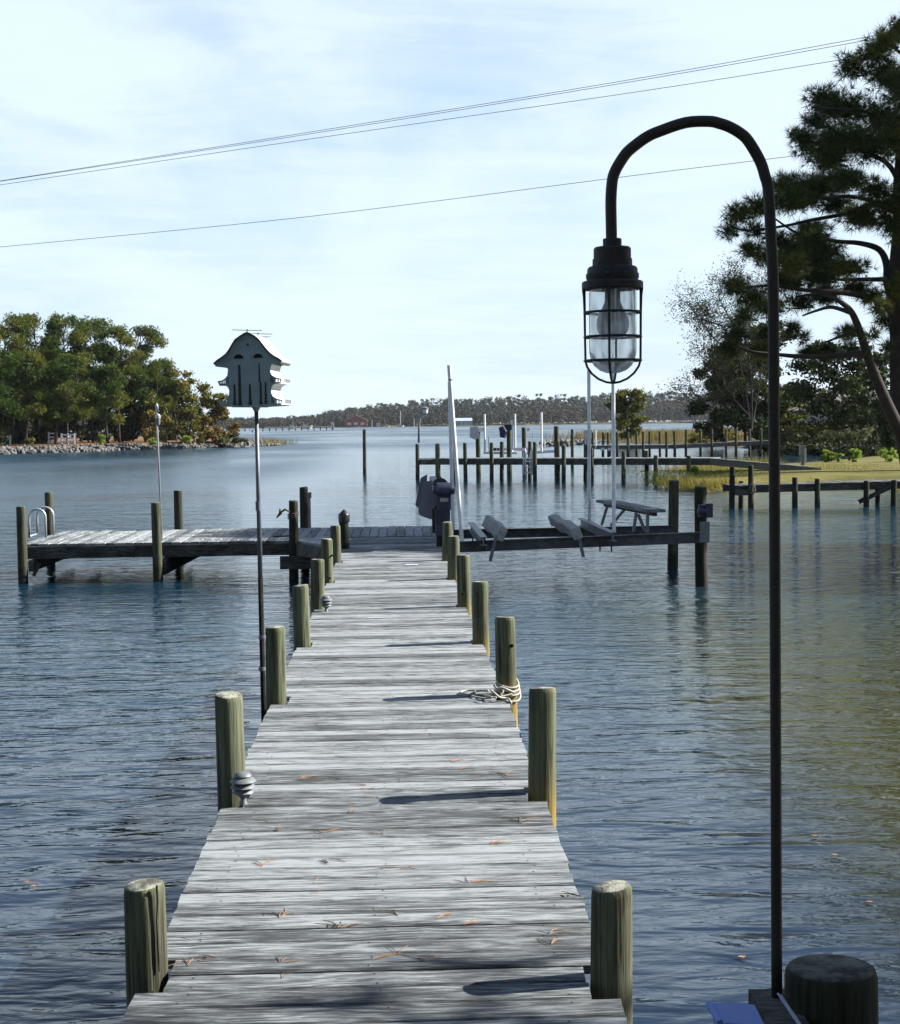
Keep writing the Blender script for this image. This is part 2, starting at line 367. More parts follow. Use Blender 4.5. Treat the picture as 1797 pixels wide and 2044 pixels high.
# ------------------------------------------------------------------ mesh helpers
class MB:
    def __init__(s): s.v, s.f = [], []
    def add(s, vs, fs):
        o = len(s.v); s.v += [tuple(a) for a in vs]; s.f += [tuple(i + o for i in f) for f in fs]; return s
    def box(s, c, size, rot=None, taper=1.0):
        hx, hy, hz = (a / 2 for a in size); c = Vector(c)
        vs = []
        for z in (-hz, hz):
            k = taper if z > 0 else 1.0
            for x, y in ((-hx, -hy), (hx, -hy), (hx, hy), (-hx, hy)):
                p = Vector((x * k, y * k, z))
                if rot is not None: p = rot @ p
                vs.append(c + p)
        return s.add(vs, [(3, 2, 1, 0), (4, 5, 6, 7), (0, 1, 5, 4), (1, 2, 6, 5), (2, 3, 7, 6), (3, 0, 4, 7)])
    def beam(s, a, b, wd, hg, up=(0, 0, 1)):
        a, b = Vector(a), Vector(b); d = b - a; L = d.length; d.normalize()
        u = Vector(up); sx = d.cross(u); sx.normalize(); u = sx.cross(d)
        rot = Matrix((d, sx, u)).transposed()
        return s.box((a + b) / 2, (L, wd, hg), rot)
    def tube(s, pts, rad, n=8, cap=True):
        pts = [Vector(p) for p in pts]
        if isinstance(rad, (int, float)): rad = [rad] * len(pts)
        vs, fs = [], []
        prev = None
        for i, p in enumerate(pts):
            d = (pts[min(i + 1, len(pts) - 1)] - pts[max(i - 1, 0)])
            if d.length < 1e-9: d = Vector((0, 0, 1))
            d.normalize()
            if prev is None:
                u = Vector((1, 0, 0)) if abs(d.x) < 0.9 else Vector((0, 1, 0))
            else: u = prev
            u = (u - d * u.dot(d)); u.normalize(); prev = u; q = d.cross(u)
            for k in range(n):
                a = 2 * math.pi * k / n
                vs.append(p + (u * math.cos(a) + q * math.sin(a)) * rad[i])
        for i in range(len(pts) - 1):
            for k in range(n):
                k2 = (k + 1) % n
                fs.append((i * n + k, i * n + k2, (i + 1) * n + k2, (i + 1) * n + k))
        if cap:
            fs.append(tuple(range(n - 1, -1, -1))); o = (len(pts) - 1) * n; fs.append(tuple(range(o, o + n)))
        return s.add(vs, fs)
    def lathe(s, prof, n=20, c=(0, 0, 0), cap=True, flip=False):
        c = Vector(c); vs, fs = [], []
        for r, z in prof:
            for k in range(n):
                a = 2 * math.pi * k / n
                vs.append(c + Vector((r * math.cos(a), r * math.sin(a), z)))
        m = len(prof)
        up = (prof[-1][1] >= prof[0][1]) != flip
        for i in range(m - 1):
            for k in range(n):
                k2 = (k + 1) % n
                q = (i * n + k, i * n + k2, (i + 1) * n + k2, (i + 1) * n + k)
                fs.append(q if up else q[::-1])
        if cap:
            a = tuple(range(n)); b = tuple(range((m - 1) * n, m * n))
            fs.append(a[::-1] if up else a); fs.append(b if up else b[::-1])
        return s.add(vs, fs)
    def prism(s, pts, d0, d1, f):      # f(u, v, d) -> 3D point
        n = len(pts)
        vs = [f(u, v, d0) for u, v in pts] + [f(u, v, d1) for u, v in pts]
        fs = [tuple(range(n)), tuple(range(2 * n - 1, n - 1, -1))]
        fs += [((i + 1) % n, i, n + i, n + (i + 1) % n) for i in range(n)]
        return s.add(vs, fs)
    def mesh(s, name):
        me = bpy.data.meshes.new(name); me.from_pydata(s.v, [], s.f); me.update(); return me

def link(name, me, mat, parent=None, loc=(0, 0, 0), smooth=False, fixn=False):
    if fixn:
        bm = bmesh.new(); bm.from_mesh(me); bmesh.ops.recalc_face_normals(bm, faces=bm.faces); bm.to_mesh(me); bm.free()
    if smooth is True: me.shade_smooth()
    elif smooth: me.shade_smooth(); me.set_sharp_from_angle(angle=R(smooth))
    if mat is not None and not me.materials: me.materials.append(mat)
    o = bpy.data.objects.new(name, me); COL.objects.link(o)
    o.location = Vector(loc)
    if parent is not None:
        o.parent = parent
        pm = parent
        off = Vector((0, 0, 0))
        while pm is not None: off += pm.location; pm = pm.parent
        o.location = Vector(loc) - off
    return o
def part(name, mb, mat, parent, loc=(0, 0, 0), smooth=False, fixn=False, kind=None, label=None):
    """vertices given relative to loc (world)"""
    o = link(name, mb.mesh(name), M[mat] if isinstance(mat, str) else mat, parent, loc, smooth, fixn)
    if kind: o['kind'] = kind
    if label: o['label'] = label
    return o
def wpart(name, mb, mat, parent, smooth=False, fixn=False, kind=None, label=None):
    """vertices given in world space; origin moved to the parent's base"""
    off = Vector((0, 0, 0)); pm = parent
    while pm is not None: off += pm.location; pm = pm.parent
    mb.v = [tuple(Vector(v) - off) for v in mb.v]
    return part(name, mb, mat, parent, off, smooth, fixn, kind, label)
def tag(o, label, cat, group=None):
    o['label'] = label; o['category'] = cat
    if group: o['group'] = group
    return o
def thing(name, label, cat, loc=(0, 0, 0), group=None):
    o = bpy.data.objects.new(name, None); COL.objects.link(o); o.location = Vector(loc); o.empty_display_size = 0.2
    return tag(o, label, cat, group)
def solo(name, mb, mat, label, cat, loc=(0, 0, 0), smooth=False, fixn=False, group=None):
    return tag(part(name, mb, mat, None, loc, smooth, fixn), label, cat, group)
def structure(o): o['kind'] = 'structure'; return o

def np_mesh(name, V, Fq):
    """V (n,3); Fq (m,k) faces of equal size"""
    V = np.asarray(V, dtype=np.float32); Fq = np.asarray(Fq, dtype=np.int32)
    me = bpy.data.meshes.new(name); k = Fq.shape[1]
    me.vertices.add(len(V)); me.vertices.foreach_set('co', V.ravel())
    me.loops.add(Fq.size); me.loops.foreach_set('vertex_index', Fq.ravel())
    me.polygons.add(len(Fq)); me.polygons.foreach_set('loop_start', np.arange(0, Fq.size, k, dtype=np.int32))
    me.polygons.foreach_set('loop_total', np.full(len(Fq), k, dtype=np.int32))
    me.update(calc_edges=True); me.validate(); return me

# foliage generators (numpy)
def unit(n):
    v = nr.normal(size=(n, 3)); return v / np.linalg.norm(v, axis=1, keepdims=True)
def in_clumps(clumps, n, shell=0.55):
    """n points spread over ellipsoid clumps [(c(3), r(3))], biased to the outside"""
    C = np.array([c for c, r in clumps], float); Rr = np.array([r for c, r in clumps], float)
    wgt = Rr[:, 0] * Rr[:, 2] + Rr[:, 0] * Rr[:, 1]; wgt /= wgt.sum()
    i = nr.choice(len(C), size=n, p=wgt)
    d = unit(n); rad = (shell + (1 - shell) * nr.random(n))[:, None] * nr.random(n)[:, None] ** 0.25
    return C[i] + d * rad * Rr[i], d
def leaves(P, D, size, aspect=0.55, flat=0.35):
    """one kite-shaped leaf quad at each point"""
    n = len(P); a = unit(n) * (1 - flat) + D * flat; a /= np.linalg.norm(a, axis=1, keepdims=True)
    b = np.cross(a, unit(n)); b /= np.linalg.norm(b, axis=1, keepdims=True) + 1e-9
    c = np.cross(a, b)
    s = (size * (0.6 + 0.8 * nr.random(n)))[:, None]
    V = np.stack([P - b * s, P + c * s * aspect, P + b * s, P - c * s * aspect], 1).reshape(-1, 3)
    Fq = np.arange(4 * n).reshape(n, 4); return V, Fq
def tufts(P, D, L, wd, k, spread=0.9, up=0.25):
    """k narrow needle triangles fanning from each point"""
    n = len(P); Dk = np.repeat(D, k, 0); Pk = np.repeat(P, k, 0)
    d = Dk + unit(n * k) * spread + np.array([0, 0, up]); d /= np.linalg.norm(d, axis=1, keepdims=True)
    b = np.cross(d, unit(n * k)); b /= np.linalg.norm(b, axis=1, keepdims=True) + 1e-9
    s = (L * (0.7 + 0.6 * nr.random(n * k)))[:, None]
    V = np.stack([Pk - b * wd, Pk + b * wd, Pk + d * s], 1).reshape(-1, 3)
    return V, np.arange(3 * n * k).reshape(-1, 3)
def foliage(name, VF, mat, parent, loc):
    V, Fq = VF; loc = Vector(loc)
    me = np_mesh(name, V - np.array(loc), Fq)
    return link(name, me, M[mat], parent, loc)

# ------------------------------------------------------------------ water and land
WZ = -0.60
mb = MB().add([(-1700, -60, 0), (1700, -60, 0), (1700, 1700, 0), (-1700, 1700, 0)], [(0, 1, 2, 3)])
structure(part('water', mb, 'water', None, (0, 0, WZ)))
def land(name, pts, mat, inset, z_edge, z_top, wob=0.15, sub=2):
    bm = bmesh.new()
    vs = [bm.verts.new((p[0], p[1], z_edge)) for p in pts]
    f = bm.faces.new(vs)
    if f.normal.z < 0: bmesh.ops.reverse_faces(bm, faces=[f])
    bm.normal_update()
    bmesh.ops.inset_region(bm, faces=[f], thickness=inset, depth=0, use_boundary=True)
    outer = {v for v in bm.verts if v.is_boundary}
    for v in bm.verts:
        if v not in outer: v.co.z = z_top + (rng.random() - .5) * wob
    big = [f for f in bm.faces if all(v not in outer for v in f.verts)]
    bmesh.ops.triangulate(bm, faces=big)
    me = bpy.data.meshes.new(name); bm.to_mesh(me); bm.free()
    o = link(name, me, M[mat], None, (0, 0, 0), 40); return structure(o)

def W2(px, py):  # a point of the waterline
    p = on_z(px, py, WZ); return (p.x, p.y)
# shore the camera stands on (below the frame) and the right-hand bank running beside the creek, outside the frame
land('near_shore', [(-14, -40), (40, -40), (40, 3), (14.5, 3.0), (12.6, 10), (12.5, 22), (13.6, 32), (60, 36), (60, 3.2), (2.6, 3.2), (-14, 3.0)][:0] or
     [(-14, -40), (60, -40), (60, 36), (14.2, 36), (13.0, 24), (12.4, 14), (11.5, 7), (7, 3.1), (1.4, 2.6), (-14, 2.6)], 'lawn', 0.8, -0.75, -0.12)
tip = [W2(*p) for p in ((1318, 971), (1335, 977), (1358, 980), (1414, 983), (1455, 979.5), (1532, 977), (1665, 976), (1797, 979))]
back = [(24, 40), (40, 42), (60, 60), (30, 74)] + [W2(*p) for p in ((1797, 921), (1709, 924), (1620, 934), (1532, 941), (1460, 943), (1400, 950), (1340, 957))]
land('lawn_point', tip + back, 'lawn', 0.9, -0.72, -0.22, 0.08)
pts = [W2(*p) for p in ((1188, 884), (1240, 884.5), (1300, 886), (1420, 891), (1540, 903), (1640, 908), (1797, 913))]
land('far_bank', pts + [(70, 92), (140, 150), (90, 300), (40, 260)], 'soil', 2.5, -0.8, 0.0, 0.3)
lb = [W2(*p) for p in ((560, 889), (470, 893.5), (433, 893.5), (317, 896), (185, 901.5), (0, 907))]
land('grove_bank', [(-130, 128), (-200, 330), (-60, 330), (-22, 215)] + lb + [(-70, 134)][:0], 'straw', 3.0, -0.8, 0.05, 0.1)
far_pts = [W2(*p) for p in ((-200, 862), (300, 857.5), (460, 855.2), (560, 854.6), (700, 853), (900, 850.4), (1150, 847.2), (1350, 844.6), (1600, 841.4), (2000, 836.4))]
land('far_shore', far_pts + [(1500, 1650), (-1500, 1650)], 'soil', 5, -0.9, 0.5, 0.2)

# ------------------------------------------------------------------ pile builder
pile_cache = {}
def pile_mesh(r, h, seed, below=1.2):
    rr = random.Random(seed); mb = MB(); n = 20
    ph = [rr.random() * 6.28 for _ in range(3)]
    lean = (rr.uniform(-.016, .016), rr.uniform(-.012, .012)); sz = rr.uniform(.96, 1.05); tl = rr.uniform(.002, .007)
    zs = [-below, -0.5, 0.0, h * 0.5, h - 0.10, h - 0.028, h - 0.008, h]
    rs = [1.05, 1.03, 1.0, 0.985, 0.975, 0.97, 0.935, 0.86]
    vs, fs = [], []
    for z, k in zip(zs, rs):
        for i in range(n):
            a = 2 * math.pi * i / n
            q = r * k * sz * (1 + 0.022 * math.sin(2 * a + ph[0]) + 0.014 * math.sin(3 * a + ph[1] + z) + 0.008 * math.sin(7 * a + ph[2]))
            vs.append((q * math.cos(a) + lean[0] * z, q * math.sin(a) + lean[1] * z, z + (tl * math.sin(a + ph[0]) if z > h - .05 else 0)))
    m = len(zs)
    for j in range(m - 1):
        for i in range(n):
            i2 = (i + 1) % n
            fs.append((j * n + i, j * n + i2, (j + 1) * n + i2, (j + 1) * n + i))
    vs.append((lean[0] * h, lean[1] * h, h + 0.004))
    for i in range(n): fs.append(((m - 1) * n + i, (m - 1) * n + (i + 1) % n, len(vs) - 1))
    fs.append(tuple(range(n - 1, -1, -1)))
    return MB().add(vs, fs)
pcount = [0]
def pile(name, x, y, r, top, mat, parent=None, label=None, kind=None):
    pcount[0] += 1
    return part(name, pile_mesh(r, top, pcount[0]), mat, parent, (x, y, 0), 50, label=label, kind=kind)

# ------------------------------------------------------------------ main walkway
DL, DR = -0.866, 0.655
DY0, DY1 = 3.15, 24.08
dock = thing('dock_walkway', 'long grey plank walkway running straight out from the camera between short piles', 'dock', (0, 4, 0))
piles = [  # x, y, top
    (-0.866, 4.94, .29), (-0.842, 7.25, .505), (-0.836, 9.80, .488), (-0.832, 12.32, .49), (-0.835, 14.73, .485), (-0.862, 17.32, .49), (-0.866, 19.71, .48),
    (0.658, 4.78, .30), (0.664, 7.26, .51), (0.676, 9.90, .515), (0.634, 12.29, .50), (0.602, 14.75, .505), (0.586, 17.38, .495), (0.588, 19.76, .50)]
PR = 0.068
def plank_profile_mesh(L, wd, th, seed, along='X'):
    rr = random.Random(seed); c = 0.008
    pr = [(-wd/2, -th), (wd/2, -th), (wd/2, -c), (wd/2 - c, 0), (wd*0.2, -0.001), (-wd*0.2, -0.0012), (-wd/2 + c, 0), (-wd/2, -c)]
    n = len(pr); vs, fs = [], []
    e0 = rr.uniform(-.004, .004)
    for s in (-1, 1):
        for y, z in pr: vs.append((s * L / 2 + e0 * y / wd, y, z))
    for i in range(n): fs.append((i, (i + 1) % n, n + (i + 1) % n, n + i))
    fs.append(tuple(range(n - 1, -1, -1))); fs.append(tuple(range(n, 2 * n)))
    if along == 'Y':
        vs = [(-y, x, z) for x, y, z in vs]
    return MB().add(vs, fs).mesh('plank')
PITCH, PW, PT = 0.1455, 0.1375, 0.038
variants = [plank_profile_mesh(1.0, PW, PT, 100 + i) for i in range(6)]
for me in variants: me.materials.append(M['plank'])
nplanks = int((DY1 - DY0) / PITCH)
nail_mb = MB()
for i in range(nplanks):
    y = DY0 + (i + 0.5) * PITCH
    DR = float(np.interp(y, [4.5, 10, 13, 15, 20], [.655, .668, .635, .605, .590]))
    xl, xr = DL + rng.uniform(-.008, .006), DR + rng.uniform(-.006, .008)
    for px, py, _ in piles:
        if abs(py - y) < PR + PITCH * 0.48:
            if px < 0: xl = max(xl, px + PR + 0.015)
            else: xr = min(xr, px - PR - 0.015)
    me = variants[rng.randrange(6)]
    o = bpy.data.objects.new('plank', me); COL.objects.link(o); o.parent = dock
    z = rng.uniform(-.003, .003)
    o.location = Vector(((xl + xr) / 2, y + rng.uniform(-.0012, .0012), z)) - dock.location
    o.scale = (xr - xl, rng.choice((.985, .965, .945, .925, .90)), 1)
    o.rotation_euler = (rng.uniform(-.012, .012), 0, rng.uniform(-.0012, .0012))
    if y < 13:
        for jx in (-0.72, -0.1, 0.50):
            for dy in (-.04, .04):
                if rng.random() < .35: continue
                nail_mb.lathe([(0.0036, 0), (0.003, 0.0016)], 6, (jx + rng.gauss(0, .018), y + dy + rng.uniform(-.006, .006), z + 0.0006))
# make the plank texture independent of object scale: unit-length meshes are scaled to about 1.5 m, so bake that into the mesh
for me in variants:
    for v in me.vertices: v.co.x *= 1.5
for o in dock.children:
    o.scale.x /= 1.5
wpart('nail_heads', nail_mb, 'dark_trim', dock, kind='stuff')
for x in (-0.72, -0.08, 0.50):
    mbx = MB().box((x, (DY0 + DY1) / 2, -PT - 0.105), (0.05, DY1 - DY0 - .04, 0.19)); wpart('stringer', mbx, 'timber', dock)
for (x, y, h) in piles:
    rusty = x > 0 and y > 7
    pile('piling', x, y, PR, h, 'pile_rust' if rusty else 'pile', dock,
         label='green-grey piling with a rust-orange stain low on its sunlit side' if rusty else None)
for y in sorted({p[1] for p in piles if p[0] < 0}):
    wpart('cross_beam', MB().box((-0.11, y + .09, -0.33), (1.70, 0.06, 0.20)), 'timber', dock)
for (px, py, Y) in ((662.7, 1109, 17.32), (658.5, 1154, 17.32), (923, 1186, 14.75), (1022, 1289, 9.9)):
    q_ = at(px, py, Y - PR * .96); wpart('bolt_hole', MB().tube([q_ + Vector((0, .03, 0)), q_ + Vector((0, -.004, 0))], .012, 8), 'black_hole', dock)
sp_ = [at(x, y, 4.94 - PR * .80) for x, y in ((313, 1768), (314.5, 1800), (313, 1838), (315, 1880), (317, 1915), (318, 1940))]
wpart('split', MB().tube(sp_, [.0035, .003, .0024, .003, .003, .002], 6), 'black_hole', dock, label='long vertical drying crack in the nearest left piling')
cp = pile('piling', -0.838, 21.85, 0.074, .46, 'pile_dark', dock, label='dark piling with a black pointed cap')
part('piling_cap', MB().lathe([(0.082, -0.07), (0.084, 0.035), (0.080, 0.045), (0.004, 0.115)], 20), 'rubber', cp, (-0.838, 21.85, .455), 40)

# ------------------------------------------------------------------ T-head platform
plat = thing('dock_platform', 'wide cross platform at the far end of the walkway with planks laid lengthwise away', 'dock', (-2.2, 25, 0))
TX0, TX1, TY0, TY1 = -5.92, 0.72, 24.12, 26.45
tvar = [plank_profile_mesh(TY1 - TY0, PW, PT, 300 + i, 'Y') for i in range(5)]
for me in tvar: me.materials.append(M['plank_y'])
n = int((TX1 - TX0) / PITCH)
for i in range(n):
    x = TX0 + (i + .5) * PITCH
    yf = 23.55 if x < -1.68 else TY0
    me = tvar[rng.randrange(5)]
    o = bpy.data.objects.new('plank', me); COL.objects.link(o); o.parent = plat
    L = TY1 - yf
    o.location = Vector((x, (TY1 + yf) / 2 + rng.uniform(-.01, .01), rng.uniform(-.003, .003))) - plat.location
    o.scale = (1, L / (TY1 - TY0), 1); o.rotation_euler = (0, rng.uniform(-.01, .01), 0)
# corner brace deck between platform and walkway
mbx = MB().prism([(-1.66, 24.06), (-1.66, 23.56), (-0.87, 21.96), (-0.87, 24.06)][::-1], -0.001, -PT, lambda u, v, d: (u, v, d))
wpart('corner_deck', mbx, 'plank_y', plat, fixn=True)
mbx = MB(); mbx.beam((-1.68, 23.52, -.13), (-0.87, 21.92, -.13), 0.045, 0.18); wpart('corner_joist', mbx, 'timber', plat)
for y, name in ((23.53, 'front_joist'), (26.42, 'rear_joist'), (25.0, 'middle_joist')):
    x1 = -1.70 if y < 24 else TX1
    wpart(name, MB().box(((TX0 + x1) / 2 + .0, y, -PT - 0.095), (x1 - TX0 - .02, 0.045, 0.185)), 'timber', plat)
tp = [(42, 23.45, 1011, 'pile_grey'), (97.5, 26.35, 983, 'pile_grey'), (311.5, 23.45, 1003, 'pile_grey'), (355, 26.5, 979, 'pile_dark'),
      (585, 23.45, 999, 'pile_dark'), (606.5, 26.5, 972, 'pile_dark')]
tpos = []
for px, Y, py, mt in tp:
    p = at(px, py, Y); tpos.append(p)
    pile('piling', p.x, Y, 0.072, p.z, mt, plat)
for xx in (tpos[0].x + .02, tpos[2].x, tpos[4].x - .02):
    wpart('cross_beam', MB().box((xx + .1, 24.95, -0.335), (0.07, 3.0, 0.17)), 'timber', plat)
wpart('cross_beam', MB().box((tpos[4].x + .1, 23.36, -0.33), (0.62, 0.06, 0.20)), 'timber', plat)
a = tpos[0]; mbx = MB().beam((a.x + .16, 23.6, -.24), (a.x + .62, 26.2, -.30), .05, .15)
mbx.beam((a.x + .12, 23.62, -.5), (a.x + .22, 23.62, -.30), .05, .05); wpart('diagonal_brace', mbx, 'timber', plat)
a = tpos[2]; mbx = MB().beam((a.x + .08, 23.5, -.44), (a.x + .60, 26.0, -.22), .05, .13); wpart('diagonal_brace', mbx, 'timber', plat)
a = tpos[5]
wpart('electric_conduit', MB().tube([(a.x + .10, 26.42, 0.0), (a.x + .10, 26.42, a.z - .18)], 0.022, 8).box((a.x + .10, 26.40, a.z - .14), (0.075, .06, .10)), 'grey_metal', plat)

# black hose scrap on the platform, dark rope round the corner pile
p0 = on_z(545, 1071.5); 
solo('garden_hose', MB().tube([p0 + Vector(q) for q in ((0, 0, .012), (.12, -.05, .012), (.25, -.03, .014), (.36, .12, .03), (.42, .30, .05))], 0.012, 6), 'rubber',
     'short black bent hose lying on the left platform planks', 'hose', smooth=True)
a = tpos[4]; rp = MB()
for k in range(3):
    rp.tube([(a.x + .082 * math.cos(t), 23.45 + .082 * math.sin(t), a.z - .17 - .03 * k - .05 * math.sin(t / 2)) for t in np.linspace(0, 2 * math.pi, 17)], 0.011, 6)
rp.tube([(a.x - .05, 23.37, a.z - .17), (a.x - .12, 23.36, a.z - .13), (a.x - .20, 23.36, a.z - .19)], [.012, .02, .014], 6)
rp.tube([(a.x + .03, 23.36, a.z - .2), (a.x + .08, 23.37, a.z - .45), (a.x + .07, 23.36, a.z - .75)], .009, 6)
rp.tube([(a.x - .20, 23.36, a.z - .12), (a.x - .19, 23.36, a.z - .19), (a.x - .25, 23.36, a.z - .26)], [.012, .026, .010], 6)
solo('tied_rope', rp, 'rope_dark', 'dark frayed rope knotted round the corner pile of the platform', 'rope', smooth=True)

# ladder hand rails
lad = thing('swim_ladder', 'pale metal ladder with twin arched handrails at the left end of the platform', 'ladder', (TX0 + .35, 24.3, 0))
def arch(x0, x1, y, z0, z1, r):
    xm, rad = (x0 + x1) / 2, (x1 - x0) / 2
    pts = [(x0, y, z0), (x0, y, z1 - rad)] + [(xm - rad * math.cos(t), y, z1 - rad + rad * math.sin(t)) for t in np.linspace(.3, math.pi - .3, 7)] + [(x1, y, z1 - rad), (x1, y, z0)]
    return MB().tube(pts, r, 8)
pA, pB = on_z(59, 1073), on_z(88, 1073)
for Y in (pA.y, pA.y + .55):
    wpart('handrail', arch(pA.x, pB.x + .02, Y, 0.0, zat(72, 1016, pA.y), 0.019), 'alu', lad, True)
wpart('rung', MB().tube([(pA.x, pA.y, .02), (pA.x, pA.y + .55, .02)], .014, 8).tube([(pA.x - .0, pA.y, -.3), (pA.x, pA.y + .55, -.3)], .014, 8), 'alu', lad, True)

# slim lamp on the platform
def hook_lamp(name, label, base, top_pts, r, lant, lw, lh, mat='grey_metal', head='white_pvc'):
    b = Vector(base); t = thing(name, label, 'lamp', b)
    wpart('pole', MB().tube([b] + top_pts, r, 8), mat, t, True)
    l = Vector(lant)
    wpart('lamp_cap', MB().lathe([(lw * .2, lh * .5), (lw * .5, lh * .35), (lw * .5, lh * .12)][::-1], 12, l), mat, t, 40)
    wpart('lamp_globe', MB().lathe([(lw * .06, -lh * .5), (lw * .34, -lh * .40), (lw * .42, -lh * .2), (lw * .42, lh * .12)], 12, l), head, t, 40)
    return t
Yl = 23.62
hook_lamp('dock_lamp', 'thin leaning hooked lamp pole rising from the middle pile of the left platform', on_z(323, 1077),
          [at(317.5, 940, Yl), at(312, 812, Yl), at(311.2, 807.5, Yl), at(312.6, 805.8, Yl), at(314.2, 810, Yl), at(315.3, 822, Yl)], 0.014,
          at(315.5, 838, Yl), .085, .19, 'alu', 'light_grey')

# ------------------------------------------------------------------ martin house
HY = 9.62
hb = at(524, 1400, HY)
bh = thing('birdhouse', 'pale multi-storey martin house with curved roof on a tall pole left of the walkway', 'birdhouse', (hb.x, HY, WZ - .5))
ptop, pmid, pbot = at(511.5, 812, HY), at(520, 1155, HY), at(527, 1440, HY)
low = pbot + (pbot - pmid) * 0.9
wpart('upper_pole', MB().tube([pmid, ptop + (ptop - pmid) * .02], [.0155, .0125], 12), 'pole_grey', bh, True)
lp = wpart('lower_pole', MB().tube([low, pmid], [.0175, .0165], 12), 'pole_black', bh, True)
for py in (1272, 1335):
    q = at(523.5, py, HY); wpart('pole_clamp', MB().lathe([(.022, -.012), (.024, 0), (.022, .012)], 12, q), 'pole_grey', lp, 40)
q = at(515.5, 1010, HY); wpart('pole_joint', MB().lathe([(.017, -.03), (.017, .03)], 12, q), 'pole_grey', bh, 40)
# house outline traced in house units: u right, v up, metres; origin at pole top centre
S = 0.1336 / 1.2638 * HY / F      # metres per detail pixel
U0, V0 = 905, 1690
def hu(c): return [((x - U0) * S, (V0 - y) * S) for x, y in c]
outer_L = [(805, 352), (760, 372), (680, 420), (600, 475), (545, 560), (490, 650), (430, 730), (340, 800), (250, 855), (190, 915)]
outer_R = [(845, 366), (930, 410), (1000, 470), (1070, 560), (1130, 640), (1200, 720), (1290, 790), (1380, 838), (1430, 880)]
body = hu(outer_L[::-1] + outer_R + [(1425, 900), (1385, 915), (1290, 900), (1245, 915), (1218, 985), (1220, 1060), (1250, 1120), (1330, 1165), (1425, 1185),
       (1405, 1270), (1300, 1280), (1250, 1310), (1228, 1380), (1232, 1450), (1262, 1510), (1340, 1555), (1432, 1575), (1410, 1672),
       (1000, 1690), (970, 1700), (900, 1700), (560, 1695), (285, 1690), (250, 1600), (330, 1580), (400, 1530), (440, 1470), (448, 1400), (430, 1340), (390, 1305), (265, 1302), (232, 1215),
       (320, 1200), (380, 1160), (418, 1110), (432, 1000), (420, 975), (200, 945)])
rail_holes = []
for x0, x1, y0, y1 in ((1222, 1240, 1110, 1250), (1252, 1272, 1185, 1250), (1285, 1303, 1160, 1250), (1318, 1334, 1190, 1250), (1348, 1364, 1195, 1250), (1378, 1396, 1200, 1250),
                       (1234, 1252, 1500, 1645), (1266, 1285, 1575, 1645), (1299, 1317, 1560, 1645), (1331, 1347, 1580, 1645), (1362, 1377, 1585, 1645), (1391, 1406, 1590, 1645),
                       (422, 440, 1140, 1260), (392, 408, 1175, 1265), (362, 378, 1200, 1270), (332, 348, 1215, 1272), (302, 318, 1225, 1275), (272, 288, 1240, 1278),
                       (414, 428, 1540, 1660), (384, 398, 1570, 1660), (354, 368, 1590, 1662), (324, 338, 1605, 1664), (294, 308, 1610, 1666)):
    rail_holes.append(hu([(x0, y0), (x1, y0), (x1, y1), (x0, y1)]))
HR = Matrix.Rotation(R(-5.0), 3, 'Z'); DEP = 0.37
horg = Vector((ptop.x, HY - .14, zat(511, 811.7, HY)))
def hp(u, v, d): return horg + HR @ Vector((u, d, v))
def panel(name, d0, th, mat):
    """gable panel with real openings between the porch balusters"""
    bm = bmesh.new()
    loops = [body] + rail_holes
    edges = []
    for lp_ in loops:
        vs = [bm.verts.new((u, v, 0)) for u, v in lp_]
        for i in range(len(vs)): edges.append(bm.edges.new((vs[i], vs[(i + 1) % len(vs)])))
    bmesh.ops.triangle_fill(bm, use_beauty=True, edges=edges)
    def inside(pt, poly):
        c = False; n_ = len(poly)
        for i in range(n_):
            (x1, y1), (x2, y2) = poly[i], poly[(i + 1) % n_]
            if (y1 > pt[1]) != (y2 > pt[1]) and pt[0] < (x2 - x1) * (pt[1] - y1) / (y2 - y1) + x1: c = not c
        return c
    kill = []
    for f in bm.faces:
        c = f.calc_center_median()
        if not inside((c.x, c.y), body) or any(inside((c.x, c.y), h) for h in rail_holes): kill.append(f)
    bmesh.ops.delete(bm, geom=kill, context='FACES')
    g = bmesh.ops.extrude_face_region(bm, geom=bm.faces[:])
    for v in g['geom']:
        if isinstance(v, bmesh.types.BMVert): v.co.z = th
    for v in bm.verts: v.co = hp(v.co.x, v.co.y, d0 + v.co.z) - bh.location
    bmesh.ops.recalc_face_normals(bm, faces=bm.faces)
    me = bpy.data.meshes.new(name); bm.to_mesh(me); bm.free()
    return link(name, me, M[mat], bh, bh.location)
fp = panel('front_panel', 0.0, 0.012, 'house_front')
panel('rear_panel', DEP - .012, 0.012, 'house_white')
def sheet(name, line, d0, d1, th, mat, smooth=True):
    """extrude a curved line (u,v) along the depth with thickness"""
    n_ = len(line); vs, fs = [], []
    nrm = []
    for i in range(n_):
        a, b = line[max(0, i - 1)], line[min(n_ - 1, i + 1)]
        dx, dy = b[0] - a[0], b[1] - a[1]; L = math.hypot(dx, dy) + 1e-9; nrm.append((-dy / L, dx / L))
    for d in (d0, d1):
        for k in (0, th):
            for (u, v), (a, b) in zip(line, nrm): vs.append(hp(u + a * k, v + b * k, d))
    for i in range(n_ - 1):
        fs += [(i, i + 1, 2 * n_ + i + 1, 2 * n_ + i), (n_ + i, 3 * n_ + i, 3 * n_ + i + 1, n_ + i + 1), (i, n_ + i, n_ + i + 1, i + 1), (2 * n_ + i, 2 * n_ + i + 1, 3 * n_ + i + 1, 3 * n_ + i)]
    fs += [(0, 2 * n_, 3 * n_, n_), (n_ - 1, 2 * n_ - 1, 4 * n_ - 1, 3 * n_ - 1)]
    return wpart(name, MB().add(vs, fs), mat, bh, 50, True)
